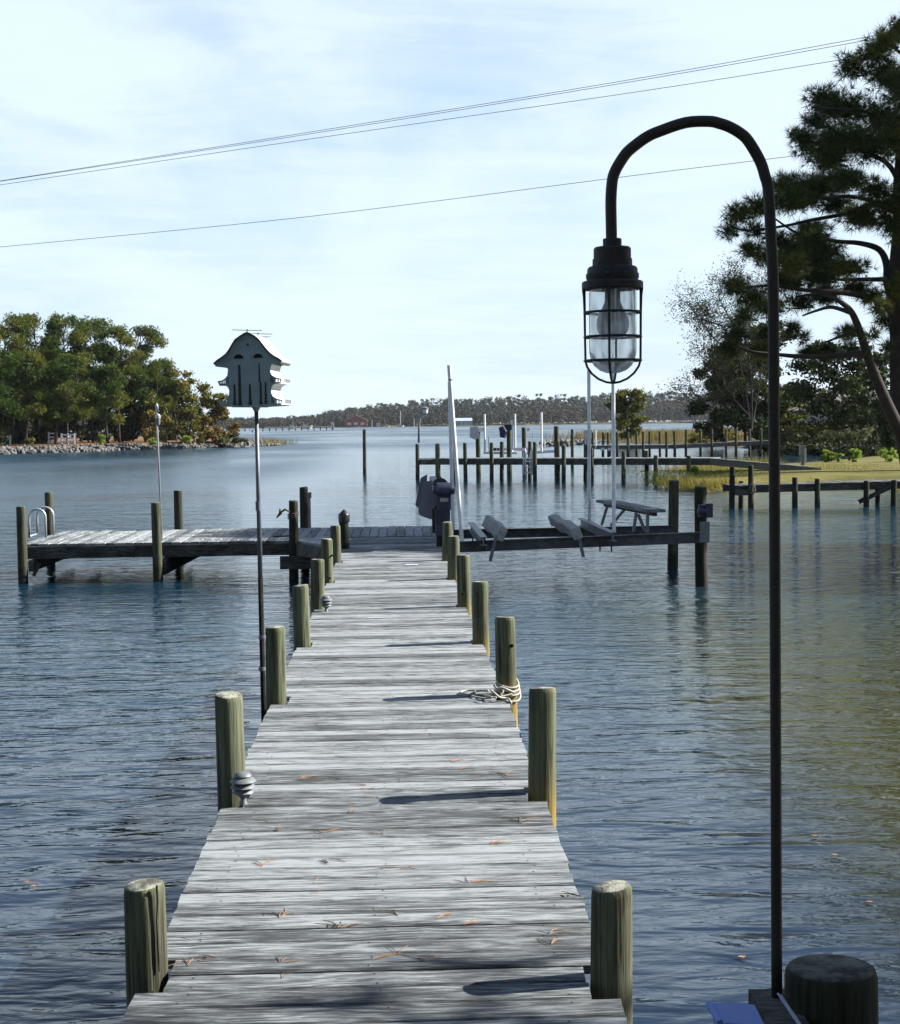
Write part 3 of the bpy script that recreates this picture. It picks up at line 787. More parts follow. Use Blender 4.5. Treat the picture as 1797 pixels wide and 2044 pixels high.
sheet('roof', hu(outer_L[::-1] + outer_R), -0.012, DEP + .03, 0.010, 'house_white')
sheet('roof_edge', hu(outer_L[::-1] + outer_R), -0.020, -0.0125, 0.011, 'dark_trim')
sheet('side_wall', hu([(1245, 915), (1218, 985), (1220, 1060), (1250, 1120), (1300, 1160), (1300, 1275), (1250, 1310), (1228, 1380), (1232, 1450), (1262, 1510), (1310, 1545), (1310, 1680)][::-1]), .0125, DEP - .0125, .008, 'house_white')
sheet('side_wall', hu([(430, 985), (418, 1110), (380, 1160), (380, 1300), (430, 1340), (448, 1400), (440, 1470), (400, 1530), (400, 1685)]), .0125, DEP - .0125, .008, 'house_white')
for y in (1270, 1662):
    sheet('porch_floor', hu([(1240, y), (1405, y)]), .0125, DEP - .0125, .008, 'house_white')
    sheet('porch_floor', hu([(270, y + 12), (440, y + 12)]), .0125, DEP - .0125, .008, 'house_white')
sheet('base_plate', hu([(440, 1682), (1240, 1682)]), .0125, DEP - .0125, .008, 'house_front')
for cx, cy in ((638, 805), (998, 797)):
    arc = hu([(cx + 88 * math.cos(t), cy - 78 * math.sin(t)) for t in np.linspace(0, math.pi, 12)])
    wpart('entrance_hole', MB().prism(arc, -.0025, .006, lambda u, v, d: hp(u, v, d)), 'black_hole', bh, fixn=True)
arc = hu([(810 + 24 * math.cos(t), 553 - 24 * math.sin(t)) for t in np.linspace(0, 2 * math.pi, 13)[:-1]])
wpart('vent', MB().prism(arc, -.0025, .006, lambda u, v, d: hp(u, v, d)), 'dark_trim', bh, fixn=True)
for x, y0, y1, wd in ((645, 920, 1668, 30), (1015, 890, 1240, 14), (548, 1280, 1660, 24), (835, 1280, 1660, 26), (1035, 1240, 1655, 24), (1128, 1250, 1645, 22)):
    c = [(x - wd * .7, y0), (x + wd * .7, y0), (x + wd * .9, (y0 + y1) / 2), (x + wd, y1 - 80), (x + wd * 1.5, y1), (x - wd * 1.5, y1), (x - wd, y1 - 80), (x - wd * .9, (y0 + y1) / 2)]
    wpart('drip_stain', MB().prism(hu(c), -.0012, .002, lambda u, v, d: hp(u, v, d)), 'stain', fp, fixn=True)
for d, du in ((0.0, 0.0), (DEP, 0.03)):
    a0 = hu([(805, 352), (805, 262), (520, 276), (1080, 298)])
    wpart('perch', MB().tube([hp(*a0[0], d), hp(*a0[1], d)], .0028, 6).tube([hp(*a0[2], d), hp(*a0[3], d)], .0022, 6), 'dark_trim', bh)
    if d: wpart('perch', MB().tube([hp((985 - U0) * S, (V0 - 405) * S, d - .05), hp((985 - U0) * S, (V0 - 350) * S, d - .05)], .002, 5).tube([hp((905 - U0) * S, (V0 - 352) * S, d - .05), hp((1075 - U0) * S, (V0 - 358) * S, d - .05)], .002, 5), 'grey_metal', bh)
wpart('pole_socket', MB().lathe([(.014, -.03), (.03, 0.0), (.042, .012)], 16, horg + Vector((0, .14, 0))), 'house_front', bh, 40)

# ------------------------------------------------------------------ path lights, rope, litter on the deck
def path_light(label, px, py, s=1.0):
    b = on_z(px, py, 0.0)
    t = thing('path_light', label, 'path light', b, 'tiered path lights along the walkway')
    k = 0.158 * s
    part('stem', MB().lathe([(.020, 0), (.018, .012), (.014, .02), (.014, .22 * k / .158 * .16)], 12), 'light_grey', t, b, 40)
    part('base_cone', MB().lathe([(.014, .20 * k), (.022, .26 * k), (.047, .38 * k), (.049, .40 * k), (.02, .405 * k)], 16), 'light_grey', t, b, 35)
    for i, (z, r1) in enumerate(((.36, .052), (.52, .060), (.70, .064))):
        part('shade_tier', MB().lathe([(r1 * .96, z * k), (r1, (z + .015) * k), (r1 * .86, (z + .075) * k), (r1 * .55, (z + .15) * k), (r1 * .45, (z + .155) * k)][::1], 20), 'light_grey', t, b, 35)
    part('top_cap', MB().lathe([(.040, .86 * k), (.042, .88 * k), (.036, .94 * k), (.018, .99 * k), (.003, 1.0 * k)], 20), 'light_grey', t, b, 35)
    part('post', MB().lathe([(.024, .40 * k), (.024, .86 * k)], 12), 'dark_trim', t, b, 35)
    return t
path_light('largest grey tiered path light, beside the second pile on the left edge', 486, 1606)
path_light('grey tiered path light beside the fifth pile on the left edge', 651.5, 1221)
path_light('small grey tiered path light at the foot of the black-capped pile', 693.5, 1093)

# coiled rope on the third pile of the right-hand row (detail pixels of the photo)
def rp_(c, Y, z):  # a point on the deck seen at detail px
    q = on_z((1130 + c[0] * .12243) / 1.2638, (1680 + c[1] * .12243) / 1.2638, z); return q
rope = MB()
def spl(pts, n=6):
    P = [Vector(p) for p in pts]; out = []
    for i in range(len(P) - 1):
        p0, p1, p2, p3 = P[max(0, i - 1)], P[i], P[i + 1], P[min(len(P) - 1, i + 2)]
        for k in range(n):
            t = k / n
            out.append(0.5 * ((2 * p1) + (p2 - p0) * t + (2 * p0 - 5 * p1 + 4 * p2 - p3) * t * t + (3 * p1 - p0 - 3 * p2 + p3) * t ** 3))
    out.append(P[-1]); return out
RR = .0068
px3, py3 = 0.676, 9.90
ft = py3 - PR - .012
rope.tube(spl([rp_(c, 0, z) for c, z in (((840, 520), .05), ((640, 505), .02), ((430, 505), .012), ((300, 520), .012), ((255, 560), .012), ((330, 580), .012), ((450, 590), .012), ((600, 520), .014), ((830, 505), .05))]), RR, 7)
rope.tube(spl([rp_(c, 0, z) for c, z in (((900, 640), .03), ((700, 590), .012), ((560, 600), .012), ((500, 620), .012), ((620, 650), .012), ((800, 670), .012), ((930, 650), .02), ((1000, 655), .02))]), RR, 7)
rope.tube(spl([rp_(c, 0, z) for c, z in (((880, 500), .07), ((960, 560), .06), ((1060, 640), .03), ((1180, 665), .015), ((1260, 690), .010), ((1300, 760), .0), ((1300, 870), -.05))]), RR, 7)
for k, (z0, z1) in enumerate(((.10, .055), (.085, .03), (.06, .005), (.045, -.035))):
    pts_ = []
    for t in np.linspace(-2.6, 0.6, 14):
        f_ = (t + 2.6) / 3.2
        pts_.append((px3 + (PR + .012 + .004 * k) * math.cos(t), py3 + (PR + .012 + .004 * k) * math.sin(t), z0 + (z1 - z0) * math.sin(f_ * math.pi) ** .7))
    rope.tube(pts_, RR, 7)
rope.tube(spl([(px3 - .085, ft + .02, .07), (px3 - .07, ft - .02, .06), (px3 - .03, ft - .035, .045), (px3 - .05, ft - .05, .015), (px3 - .02, ft - .045, .012), (px3 + .03, ft - .03, .02)]), RR * 1.1, 7)
rope.tube(spl([(px3 - .13, ft + .0, .012), (px3 - .10, ft - .03, .03), (px3 - .05, ft - .03, .065), (px3 + .0, ft - .025, .05), (px3 + .05, ft + .015, .02)]), RR * 1.1, 7)
solo('mooring_rope', rope, 'rope', 'pale rope looped round a right-hand pile and trailing onto the deck', 'rope', smooth=True)

# fallen pine needles
nd = MB()
spots = [(520, 1728, 14), (560, 1830, 4), (790, 1826, 16), (874, 1832, 12), (676, 1850, 10), (742, 1915, 8), (795, 1905, 18), (850, 1918, 9), (435, 1913, 16), (375, 1925, 8), (762, 1665, 14), (655, 1723, 5), (800, 1733, 4),
         (1100, 1862, 12), (1098, 1885, 12), (930, 1845, 5), (980, 1683, 8), (935, 1762, 6), (600, 1555, 10), (680, 1556, 5), (1010, 1548, 9), (730, 1567, 3), (920, 1535, 7), (640, 1663, 6), (905, 1520, 5), (560, 1920, 6), (1160, 1790, 5), (700, 1620, 4), (1040, 1640, 6), (560, 1655, 5)]
for px, py, ln in spots:
    for k in range(rng.choice((2, 3, 4, 5))):
        b = on_z(px + rng.uniform(-5, 5), py + rng.uniform(-2, 2), 0.004)
        a = rng.uniform(0, math.pi); L = rng.uniform(.05, .11)
        cv = rng.uniform(-.25, .25)
        nd.tube([b, b + Vector((math.cos(a), math.sin(a), .02)) * L * .5, b + Vector((math.cos(a + cv), math.sin(a + cv), .0)) * L], [.0012, .0016, .0008], 4)
for _ in range(60):
    y = 4.4 + 11 * rng.random() ** 1.6; x = rng.uniform(DL + .04, .56); b = Vector((x, y, .004)); a = rng.uniform(0, math.pi); L = rng.uniform(.03, .10)
    nd.tube([b, b + Vector((math.cos(a), math.sin(a), .01)) * L * .5, b + Vector((math.cos(a + .2), math.sin(a + .2), 0)) * L], [.0010, .0013, .0007], 4)
o = part('fallen_pine_needles', nd, 'needle_dead', None); o['kind'] = 'stuff'; tag(o, 'orange-brown pine needles scattered over the walkway planks', 'pine needles')
b = on_z(819, 1127.5, .004)
solo('paper_scrap', MB().prism([(-.09, -.05), (.08, -.06), (.10, .03), (-.04, .06)], .0, .003, lambda u, v, d: (u, v, d)), 'white_paint', 'small white scrap lying flat on the far walkway planks', 'scrap', b, fixn=True)

# ------------------------------------------------------------------ near lamp and the big pile it stands by (all at the very front right)
LY = 3.60
lamp = thing('dock_lamp', 'big dark gooseneck dock lamp with caged glass jar hanging in the near right', 'lamp', at(1551, 1985, LY))
path = [(1551, 1990), (1549, 1500), (1546.5, 1000), (1544.5, 640), (1543, 540), (1540, 486), (1534.5, 383.6), (1527, 350), (1517, 320), (1494, 281), (1477, 265), (1456, 253), (1436, 246), (1415, 242), (1369, 244.5), (1317, 261.7), (1292, 273), (1270, 288.5), (1252, 304), (1238.5, 323), (1228, 342), (1222.5, 361), (1219.8, 401), (1220.5, 450), (1221, 482)]
wpart('pole', MB().tube(spl([at(x, y, LY) for x, y in path], 4), 0.01345, 16), 'pole_metal', lamp, True)
sL = .1665 * LY / F
lc = at(1222.3, 443.1 + .1665 * 200, LY)
def lpz(c): return -(c - 200) * sL
def lprof(pr): return [(r * sL, lpz(y)) for r, y in pr]
house = wpart('lamp_housing', MB().lathe(lprof([(40, 190), (106, 200), (112, 206), (112, 296), (130, 300), (205, 300), (222, 318), (224, 436), (236, 442), (238, 520), (285, 536), (300, 560), (302, 606), (316, 618), (316, 668), (306, 684), (306, 706), (352, 706), (366, 722), (366, 792), (354, 802), (290, 802)]), 36, lc), 'lamp_metal', lamp, 35)
wpart('set_screw', MB().lathe([(.004, 0), (.004, .004), (.002, .006)], 8, Vector((lc.x - .02, LY - .0635, lc.z + lpz(640)))), 'dark_trim', house)
wpart('lamp_glass', MB().lathe(lprof([(283, 803), (285, 1000), (285, 1480), (280, 1560), (262, 1640), (225, 1710), (160, 1765), (80, 1795), (4, 1803)]), 32, lc, cap=False).lathe(lprof([(275, 803), (277, 1000), (277, 1480), (272, 1555), (254, 1633), (219, 1701), (156, 1755), (78, 1784), (4, 1792)]), 32, lc, cap=False, flip=True), 'glass', lamp, True)
wpart('light_bulb', MB().lathe(lprof([(90, 800), (96, 950), (120, 1010), (165, 1080), (190, 1160), (196, 1230), (180, 1300), (140, 1355), (80, 1390), (4, 1400)]), 28, lc), 'bulb', lamp, True)
cage = MB()
for k in range(4):
    a = R(-105 + 90 * k); ca, sa = math.cos(a), math.sin(a)
    pr = [(345, 795), (340, 880), (336, 1080), (334, 1370), (330, 1650), (310, 1720), (255, 1800), (175, 1865), (80, 1905), (0, 1916)]
    rd = [24, 18, 15, 14, 14, 14, 14, 14, 14, 15]
    cage.tube([lc + Vector((r * sL * ca, r * sL * sa, lpz(y))) for r, y in pr], [q * sL for q in rd], 8)
for y in (1075, 1365, 1648):
    cage.tube([lc + Vector((338 * sL * math.cos(t), 338 * sL * math.sin(t), lpz(y))) for t in np.linspace(0, 2 * math.pi, 33)], 15 * sL, 8)
wpart('wire_cage', cage, 'lamp_metal', lamp, True)
# big pile
bp = at(1662, 1930, 3.62)
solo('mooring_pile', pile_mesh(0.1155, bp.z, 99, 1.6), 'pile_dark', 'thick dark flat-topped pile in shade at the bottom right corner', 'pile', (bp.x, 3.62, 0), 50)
kb = at(1496, 1978, 3.72)
blk = thing('wooden_block', 'dark wooden beam end against the thick pile at the foot of the near lamp', 'beam', (kb.x, 3.5, kb.z - .3))
wpart('beam', MB().box((kb.x + .0475, 3.36, kb.z - .07), (.095, .74, .14)), 'timber', blk)
e = at(1509, 2022, 3.5)
eb = MB().tube([e + Vector((-.004, .012 * math.cos(t), .014 * math.sin(t))) for t in np.linspace(0, 2 * math.pi, 17)], .0028, 6)
wpart('eye_bolt', eb, 'alu', blk, True)
s0, s1 = at(1556, 1985, 3.50), at(1606, 2060, 3.30)
solo('webbing_strap', MB().beam(s0, s1, .013, .003, (0.3, -1, .4)).beam(s1, s1 + Vector((.03, -.08, -.12)), .013, .003, (0.3, -1, .4)), 'strap', 'pale flat strap lying between the beam end and the thick pile', 'strap')
bx = at(1470, 2030, 3.42)
bb = thing('white_box_shade_blue', 'white plastic box, shade-blue put into its colour, at the bottom edge left of the wooden beam', 'box', bx + Vector((0, 0, -.12)))
wpart('lid', MB().box(bx + Vector((.0, 0, .002)), (.108, .10, .012), Euler((R(5), R(4), 0)).to_matrix()), 'shade_blue_plastic', bb)
wpart('lid_flap', MB().box(bx + Vector((-.052, -.005, .010)), (.012, .094, .016), Euler((R(5), R(-24), R(3))).to_matrix()).box(bx + Vector((-.040, -.01, .0075)), (.004, .090, .006), Euler((R(5), R(4), R(2))).to_matrix()), 'shade_blue_plastic', bb)
wpart('container', MB().box(bx + Vector((.002, .0, -.07)), (.094, .085, .12)), 'shade_blue_plastic', bb)

# ------------------------------------------------------------------ boat lift beside the platform
YF, YR = 21.45, 24.25
lift = thing('boat_lift', 'empty boat lift with two steel cross beams and white guide poles right of the dock', 'boat lift', (2.6, 22.8, 0))
def ibeam(a, b, hg, wd, th=.012):
    a, b = Vector(a), Vector(b); m = MB()
    up = Vector((0, 0, 1))
    m.beam(a, b, th, hg - 2 * th); m.beam(a + up * (hg / 2 - th / 2), b + up * (hg / 2 - th / 2), wd, th); m.beam(a - up * (hg / 2 - th / 2), b - up * (hg / 2 - th / 2), wd, th); return m
fl, fr = at(918, 1091.5, YF), at(1412, 1072, YF); rl, rr_ = at(905, 1066.5, YR), at(1346, 1057.5, YR)
wpart('front_beam', ibeam(fl, fr, .155, .10), 'beam', lift)
wpart('rear_beam', ibeam(rl, rr_, .145, .10), 'beam', lift)
q1, q2 = at(1346.5, 959.3, YR), at(1400.5, 972, YF)
pile('lift_post', q1.x, YR + .12, .088, q1.z, 'pile_grey', lift); pile('lift_post', q2.x + .02, YF + .13, .091, q2.z, 'pile_dark', lift)
l1, l2 = at(880, 1050, 21.9), at(872, 1050, 24.6)
pile('lift_post', l1.x + .02, 22.0, .085, .92, 'pile_dark', lift); pile('lift_post', l1.x + .02, 24.75, .085, .92, 'pile_dark', lift)
g = at(1404, 1020, YF - .02)
wpart('cable_winch', MB().box(g + Vector((.02, 0, .0)), (.17, .10, .18)).box(g + Vector((.07, -.07, .01)), (.10, .06, .20)).tube([g + Vector((-.09, -.06, .0)), g + Vector((.05, -.06, .0))], .045, 10), 'lift_blue', lift)
wpart('hanger_plate', MB().box(at(1407, 1062, YF - .06), (.14, .02, .30)), 'grey_metal', lift)
# hoist on the dock-side post
def mp(c, Y): return at(807.1 + .09676 * c[0], 925.8 + .09676 * c[1], Y)
def plate(cs, Y, th, mat, name, par):
    P = [mp(c, Y) for c in cs]
    return wpart(name, MB().prism([(p.x, p.z) for p in P], Y, Y + th, lambda u, v, d: (u, d, v)), mat, par, fixn=True)
rim = lambda cs, k: [(min(c[0] for c in cs) + (c[0] - max(q[0] for q in cs)) * k + (max(q[0] for q in cs) - min(q[0] for q in cs)), c[1] + (-8 if c[1] < 600 else 9)) for c in cs]
fpl = [(400, 392), (440, 378), (560, 346), (572, 350), (576, 1132), (530, 1132), (350, 1062), (318, 1040), (300, 960)]
plate(fpl, 21.75, .02, 'plate', 'guard_plate', lift)
plate(rim(fpl, 1.045), 21.775, .02, 'light_grey', 'plate_rim', lift)
bpl = [(345, 300), (462, 228), (472, 236), (472, 960), (300, 895), (252, 870), (236, 830)]
plate(rim(bpl, 1.03), 24.125, .02, 'light_grey', 'plate_rim', lift)
plate([(345, 300), (462, 228), (472, 236), (472, 960), (300, 895), (252, 870), (236, 830)], 24.1, .02, 'plate', 'guard_plate', lift)
arcp = [(575 + 110 * math.sin(t), 745 - 185 * math.cos(t)) for t in np.linspace(0, math.pi, 14)]
plate(arcp, 21.72, .03, 'plate', 'guard_disc', lift)
arcp = [(745 + 165 * math.cos(t), 440 - 150 * math.sin(t)) for t in np.linspace(0, math.pi, 14)]
plate(arcp, 21.95, .05, 'dark_trim', 'cable_drum', lift)
m1, m2 = mp((680, 400), 21.6), mp((962, 950), 21.6)
wpart('gear_box', MB().box(((m1.x + m2.x) / 2, 21.65, (m1.z + m2.z) / 2), (m2.x - m1.x, .20, m1.z - m2.z)), 'lift_blue', lift)
m3 = mp((815, 540), 21.5)
wpart('motor', MB().tube([m3 + Vector((-.10, 0, 0)), m3 + Vector((.10, 0, 0))], .088, 16).tube([m3 + Vector((.10, 0, 0)), m3 + Vector((.155, 0, -.01))], .055, 12).tube([m3 + Vector((-.15, 0, 0)), m3 + Vector((-.10, 0, 0))], .06, 12), 'lift_blue', lift, 40)
m4, m5 = mp((645, 950), 21.62), mp((950, 1480), 21.62)
wpart('mount_channel', MB().box(((m4.x + m5.x) / 2, 21.72, (m4.z + m5.z) / 2), (m5.x - m4.x, .16, m4.z - m5.z)).box(((m4.x + m5.x) / 2 + .03, 21.63, m4.z - .07), (.15, .02, .13)), 'lift_blue', lift)
st = mp((825, 742), 21.545); wpart('maker_plate', MB().box(st, (.115, .004, .055)), 'sticker', lift)
wpart('drive_shaft', MB().tube([(l1.x, 21.9, .72), (l1.x, 24.6, .72)], .03, 10), 'grey_metal', lift)
wpart('top_channel', MB().box((l1.x - .05, 23.3, .86), (.10, 2.9, .14)), 'lift_blue', lift)
def gp(name, a, b, r, Y, joint=None):
    A, B = at(*a, Y), at(*b, Y)
    o = wpart('guide_pole', MB().tube([B, A], r, 12), 'white_pvc', lift, 40)
    if joint: wpart('pole_joint', MB().tube([at(joint[0], joint[1] - 1.2, Y), at(joint[0], joint[1] + 1.2, Y)], r * 1.12, 12), 'dark_trim', o, 40)
gp('guide_pole', (896.6, 729), (922.2, 1080), .0285, YF - .06, (899.3, 758)); gp('guide_pole', (897.5, 762), (904.6, 1058), .030, YR)
gp('guide_pole', (1175.6, 738), (1176.8, 1044), .0275, YR); gp('guide_pole', (1224.4, 742), (1225.8, 1064), .0275, YF)
a, b = at(947, 1047, YR + .2), at(966, 1078, YF - .25)
wpart('cradle_beam', ibeam((b.x - .03, YR + .2, .125), (b.x + .0, YF - .25, .125), .125, .10), 'grey_metal', lift)
a, b = at(1160, 1041, YR + .2), at(1225, 1072, YF - .25)
wpart('cradle_beam', ibeam((a.x, YR + .2, .16), (b.x, YF - .25, .16), .13, .10), 'grey_metal', lift)
def bunk(p_far, p_near, tilt, hg, wd):
    A, B = Vector(p_far), Vector(p_near); d = (B - A); L = d.length; d.normalize()
    side = d.cross(Vector((0, 0, 1))); side.normalize(); up = side.cross(d)
    rot0 = Matrix.Rotation(tilt, 3, d); side, up = rot0 @ side, rot0 @ up
    m = MB(); prof = [(-wd/2, -hg/2), (wd/2, -hg/2), (wd/2, hg/2 - .02), (wd/2 - .02, hg/2), (-wd/2 + .02, hg/2), (-wd/2, hg/2 - .02)]
    vs, fs = [], []; N = 7
    for i in range(N):
        c = A + d * L * i / (N - 1) + Vector((0, 0, .02 * math.sin(i * 1.9)))
        vs += [c + side * u + up * v for u, v in prof]
    n_ = len(prof)
    for i in range(N - 1):
        for k in range(n_): fs.append((i * n_ + k, i * n_ + (k + 1) % n_, (i + 1) * n_ + (k + 1) % n_, (i + 1) * n_ + k))
    fs += [tuple(range(n_ - 1, -1, -1)), tuple(range((N - 1) * n_, N * n_))]
    return m.add(vs, fs)
a, b = at(972, 1041, YR + .2), at(1002, 1064, YF - .2)
wpart('bunk', bunk(a, b, R(-24), .20, .11), 'carpet', lift, 40, True)
wpart('bunk_bracket', MB().beam((b.x - .08, YF - .22, .21), (b.x - .17, YF - .20, -.16), .045, .03, (0, 1, 0)), 'grey_metal', lift)
a2, b2 = at(1104, 1037, YR + .25), at(1152, 1062, YF - .2)
wpart('bunk', bunk(a2, b2, R(20), .17, .13), 'carpet', lift, 40, True)
wpart('bunk_bracket', MB().beam((b2.x + .03, YF - .21, .14), (b2.x + .09, YF - .20, -.12), .045, .03, (0, 1, 0)), 'grey_metal', lift)
wpart('bunk_bracket', MB().beam((a2.x + .1, YR - .1, .16), (a2.x + .3, YR - .1, -.02), .045, .03, (0, 1, 0)), 'grey_metal', lift)
for px in (944, 968, 1198, 1221):
    q = at(px, 1094, YF - .06); wpart('u_bolt', MB().tube([q + Vector((0, 0, .17)), q, q + Vector((0, 0, -.05))], .011, 6), 'dark_trim', lift)
bn = thing('bench', 'narrow grey plank bench on splayed legs standing across the lift beams', 'bench', (3.5, 23, .2))
tl, tr2 = at(1206, 1003.5, YR), at(1311, 1016, YF - .1)
tl.z = tr2.z = (tl.z + tr2.z) / 2
wpart('seat', MB().beam(tl, tr2, .27, .045), 'plank_y', bn)
wpart('apron', MB().beam(tl + Vector((0, -.1, -.05)), tr2 + Vector((0, .1, -.05)), .05, .06), 'timber', bn)
for (a, b, Y0) in (((1212, 1012), (1201, 1048), YR), ((1246, 1018), (1219, 1050), YR - .4), ((1270, 1020), (1265, 1061), YF + .1), ((1274, 1026), (1288, 1060), YF + .1), ((1293, 1022), (1293, 1063), YF)):
    A, B = at(*a, Y0), at(*b, Y0); A.z = min(A.z, tl.z - .03)
    wpart('leg', MB().beam(A, B, .04, .06, (0, 1, 0)), 'grey_metal', bn)

# ------------------------------------------------------------------ free piles in the creek
q = at(727, 857, 73); solo('mooring_pile', pile_mesh(.085, q.z, 51), 'pile_grey', 'lone slim pile standing in open water in the middle of the creek', 'pile', (q.x, 73, 0), 50)
q = at(872.5, 886, 52); solo('mooring_pile', pile_mesh(.068, q.z, 52), 'pile', 'lone pile in open water just behind the dark lift hoist', 'pile', (q.x, 52, 0), 50)

# ------------------------------------------------------------------ middle dock
BZ = 0.30
mid = thing('dock_walkway', 'long dock crossing the middle distance and ending at the yellow lawn', 'dock', (10, 62, 0))
A0, A1, A2 = on_z(833, 915, BZ), on_z(1418, 914.5, BZ), on_z(1640, 933.5, -0.12)
def seg_deck(a, b, wd, name, par, mat='plank_y'):
    d = (b - a); L = Vector((d.x, d.y, 0)).length; nx = Vector((-d.y, d.x, 0)) / L
    k = max(2, int(L / .146)); m = MB()
    for i in range(k):
        p0, p1 = a.lerp(b, (i + .04) / k), a.lerp(b, (i + .96) / k)
        z = rng.uniform(-.004, .004)
        q_ = [p0, p1, p1 + nx * wd, p0 + nx * wd]
        m.add([(v.x, v.y, v.z + z) for v in q_] + [(v.x, v.y, v.z + z - .04) for v in q_], [(0, 1, 2, 3), (7, 6, 5, 4), (0, 4, 5, 1), (1, 5, 6, 2), (2, 6, 7, 3), (3, 7, 4, 0)])
    o = wpart(name, m, mat, par, kind='stuff')
    for off in (.03, wd - .03):
        j = MB().beam(a + nx * off + Vector((0, 0, -.16)), b + nx * off + Vector((0, 0, -.16)), .05, .22); wpart('stringer', j, 'timber', par)
    return nx
nx = seg_deck(A0, A1, 1.5, 'decking', mid); seg_deck(A1, A2, 1.4, 'decking', mid)
def mpile(px, py, Y, r, mat, par, name='piling'):
    q_ = at(px, py, Y); return pile(name, q_.x, Y, r, q_.z, mat, par)
def deckY(px): 
    q_ = on_z(px, 915, BZ); return q_.y
for px, py, off in ((833, 886, -.05), (875, 885, 1.5), (906.5, 884.3, 1.55), (928.5, 884, -.05), (981, 883.5, -.05), (1067.5, 882, -.05), (1125, 888.7, -.05), (1180.5, 895, -.05), (1244.8, 901.7, -.05), (1309.2, 909, -.05),
                    (1001.5, 881.5, 1.55), (1057.5, 881, 1.55), (1114, 880.5, 1.55), (1375, 909.5, -.05), (1291, 899.5, 1.55), (1169, 885, 1.55)):
    mpile(px, py, deckY(px) + off, .085, 'pile_grey', mid)
hook_lamp('dock_lamp', 'white hooked lamp on a slim pole at the left tip of the middle dock', at(836, 884, 64.2),
          [at(836.6, 850, 64.2), at(838.4, 832, 64.2), at(840.5, 823, 64.2), at(844, 817.5, 64.2), at(848, 815, 64.2)], .045, at(849, 819, 64.2), .28, .30)
lad2 = thing('swim_ladder', 'white ladder with looped handrails on the front of the middle dock', 'ladder', on_z(1053, 915, BZ))
Yq = deckY(1055) - .12
for px in (1047.5, 1061):
    wpart('handrail', MB().tube([at(px - 2.4, 948, Yq), at(px - 2.2, 910, Yq), at(px - .8, 899, Yq), at(px + 1, 896, Yq), at(px + 2, 900, Yq), at(px + 1.8, 915, Yq), at(px + 1.6, 948, Yq)], .026, 6), 'white_pvc', lad2, True)
for py in (921, 932, 943):
    wpart('rung', MB().tube([at(1047, py, Yq), at(1062, py, Yq)], .028, 6), 'white_pvc', lad2)
# boat lifts behind the middle dock
YB = 68.5
bl2 = thing('boat_lift', 'boat lift with white poles, white motor box and navy bunk behind the middle dock', 'boat lift', at(1030, 905, YB))
for px, y0, y1 in ((967.5, 826.5, 905), (1022, 839, 905), (1028, 826, 893), (1081, 822.5, 902)):
    wpart('guide_pole', MB().tube([at(px + .6, y1, YB), at(px, y0, YB)], .048, 8), 'white_pvc', bl2, 40)
wpart('cradle_beam', MB().beam(at(965, 904, YB), at(1032, 904.5, YB), .12, .10), 'white_pvc', bl2)
wpart('cradle_beam', MB().beam(at(1050, 904, YB + 2.5), at(1107, 900.5, YB + 2.5), .12, .14), 'white_pvc', bl2)
wpart('bunk', MB().beam(at(985, 897, YB - .3), at(1066, 896.8, YB + 2), .35, .14), 'navy', bl2)
for px, py, Y in ((954.5, 862, YB - .5), (1016.5, 853, YB - 2.2), (1046.5, 853, YB + 2.5), (1111, 850.5, YB - 1.2)):
    mpile(px, py, Y, .11, 'pile_grey', bl2, 'lift_post')
q = at(949, 863, YB - .7); wpart('motor_box', MB().prism([(-.22, .22), (.10, .24), (.16, -.05), (.14, -.24), (-.06, -.27), (-.24, -.18)], -.2, .2, lambda u, v, d: (q.x + u * 1.05, q.y + d, q.z + v * 1.15)), 'white_paint', bl2, fixn=True)
wpart('motor_box', MB().box(at(960, 857.5, YB - .5), (.30, .25, .18)), 'sticker', bl2)
q = at(1004, 861, YB - 2.3); wpart('winch', MB().tube([q + Vector((-.05, 0, .22)), q + Vector((.05, 0, .0)), q + Vector((-.02, 0, -.28))], [.15, .2, .12], 10).box(q + Vector((.24, 0, .18)), (.3, .2, .22)), 'navy', bl2)
for px, py in ((1054.5, 857.5), (1019.5, 867), (1113, 855)):
    wpart('pulley', MB().box(at(px, py, YB - .6), (.12, .14, .14)), 'white_pvc', bl2)
solo('water_pipe_stand', MB().tube([at(975.5, 873, YB), at(976.5, 902, YB)], .022, 6), 'grey_metal', 'thin grey standpipe beside the white lift pole behind the middle dock', 'pipe')
# service post on middle dock
Yp = deckY(1172) + 1.2
pp = thing('power_pedestal', 'slim post with white meter boxes on the middle dock between two white guide poles', 'pedestal', at(1170, 910, Yp))
wpart('post', MB().beam(at(1169.5, 912, Yp), at(1169.5, 859, Yp), .12, .12, (0, 1, 0)), 'timber', pp)
wpart('meter_box', MB().box(at(1169, 866, Yp - .1), (.16, .1, .30)), 'white_paint', pp); wpart('meter_box', MB().box(at(1169.4, 880, Yp - .1), (.08, .1, .30)), 'white_paint', pp)
wpart('meter_box', MB().box(at(1179, 866, Yp - .1), (.10, .1, .34)), 'white_paint', pp)
q = at(1142.5, 857, 78); solo('mooring_pile', pile_mesh(.085, q.z, 53), 'pile_grey', 'single pile in the water behind the middle dock, left of the tall white poles', 'pile', (q.x, 78, 0), 50)

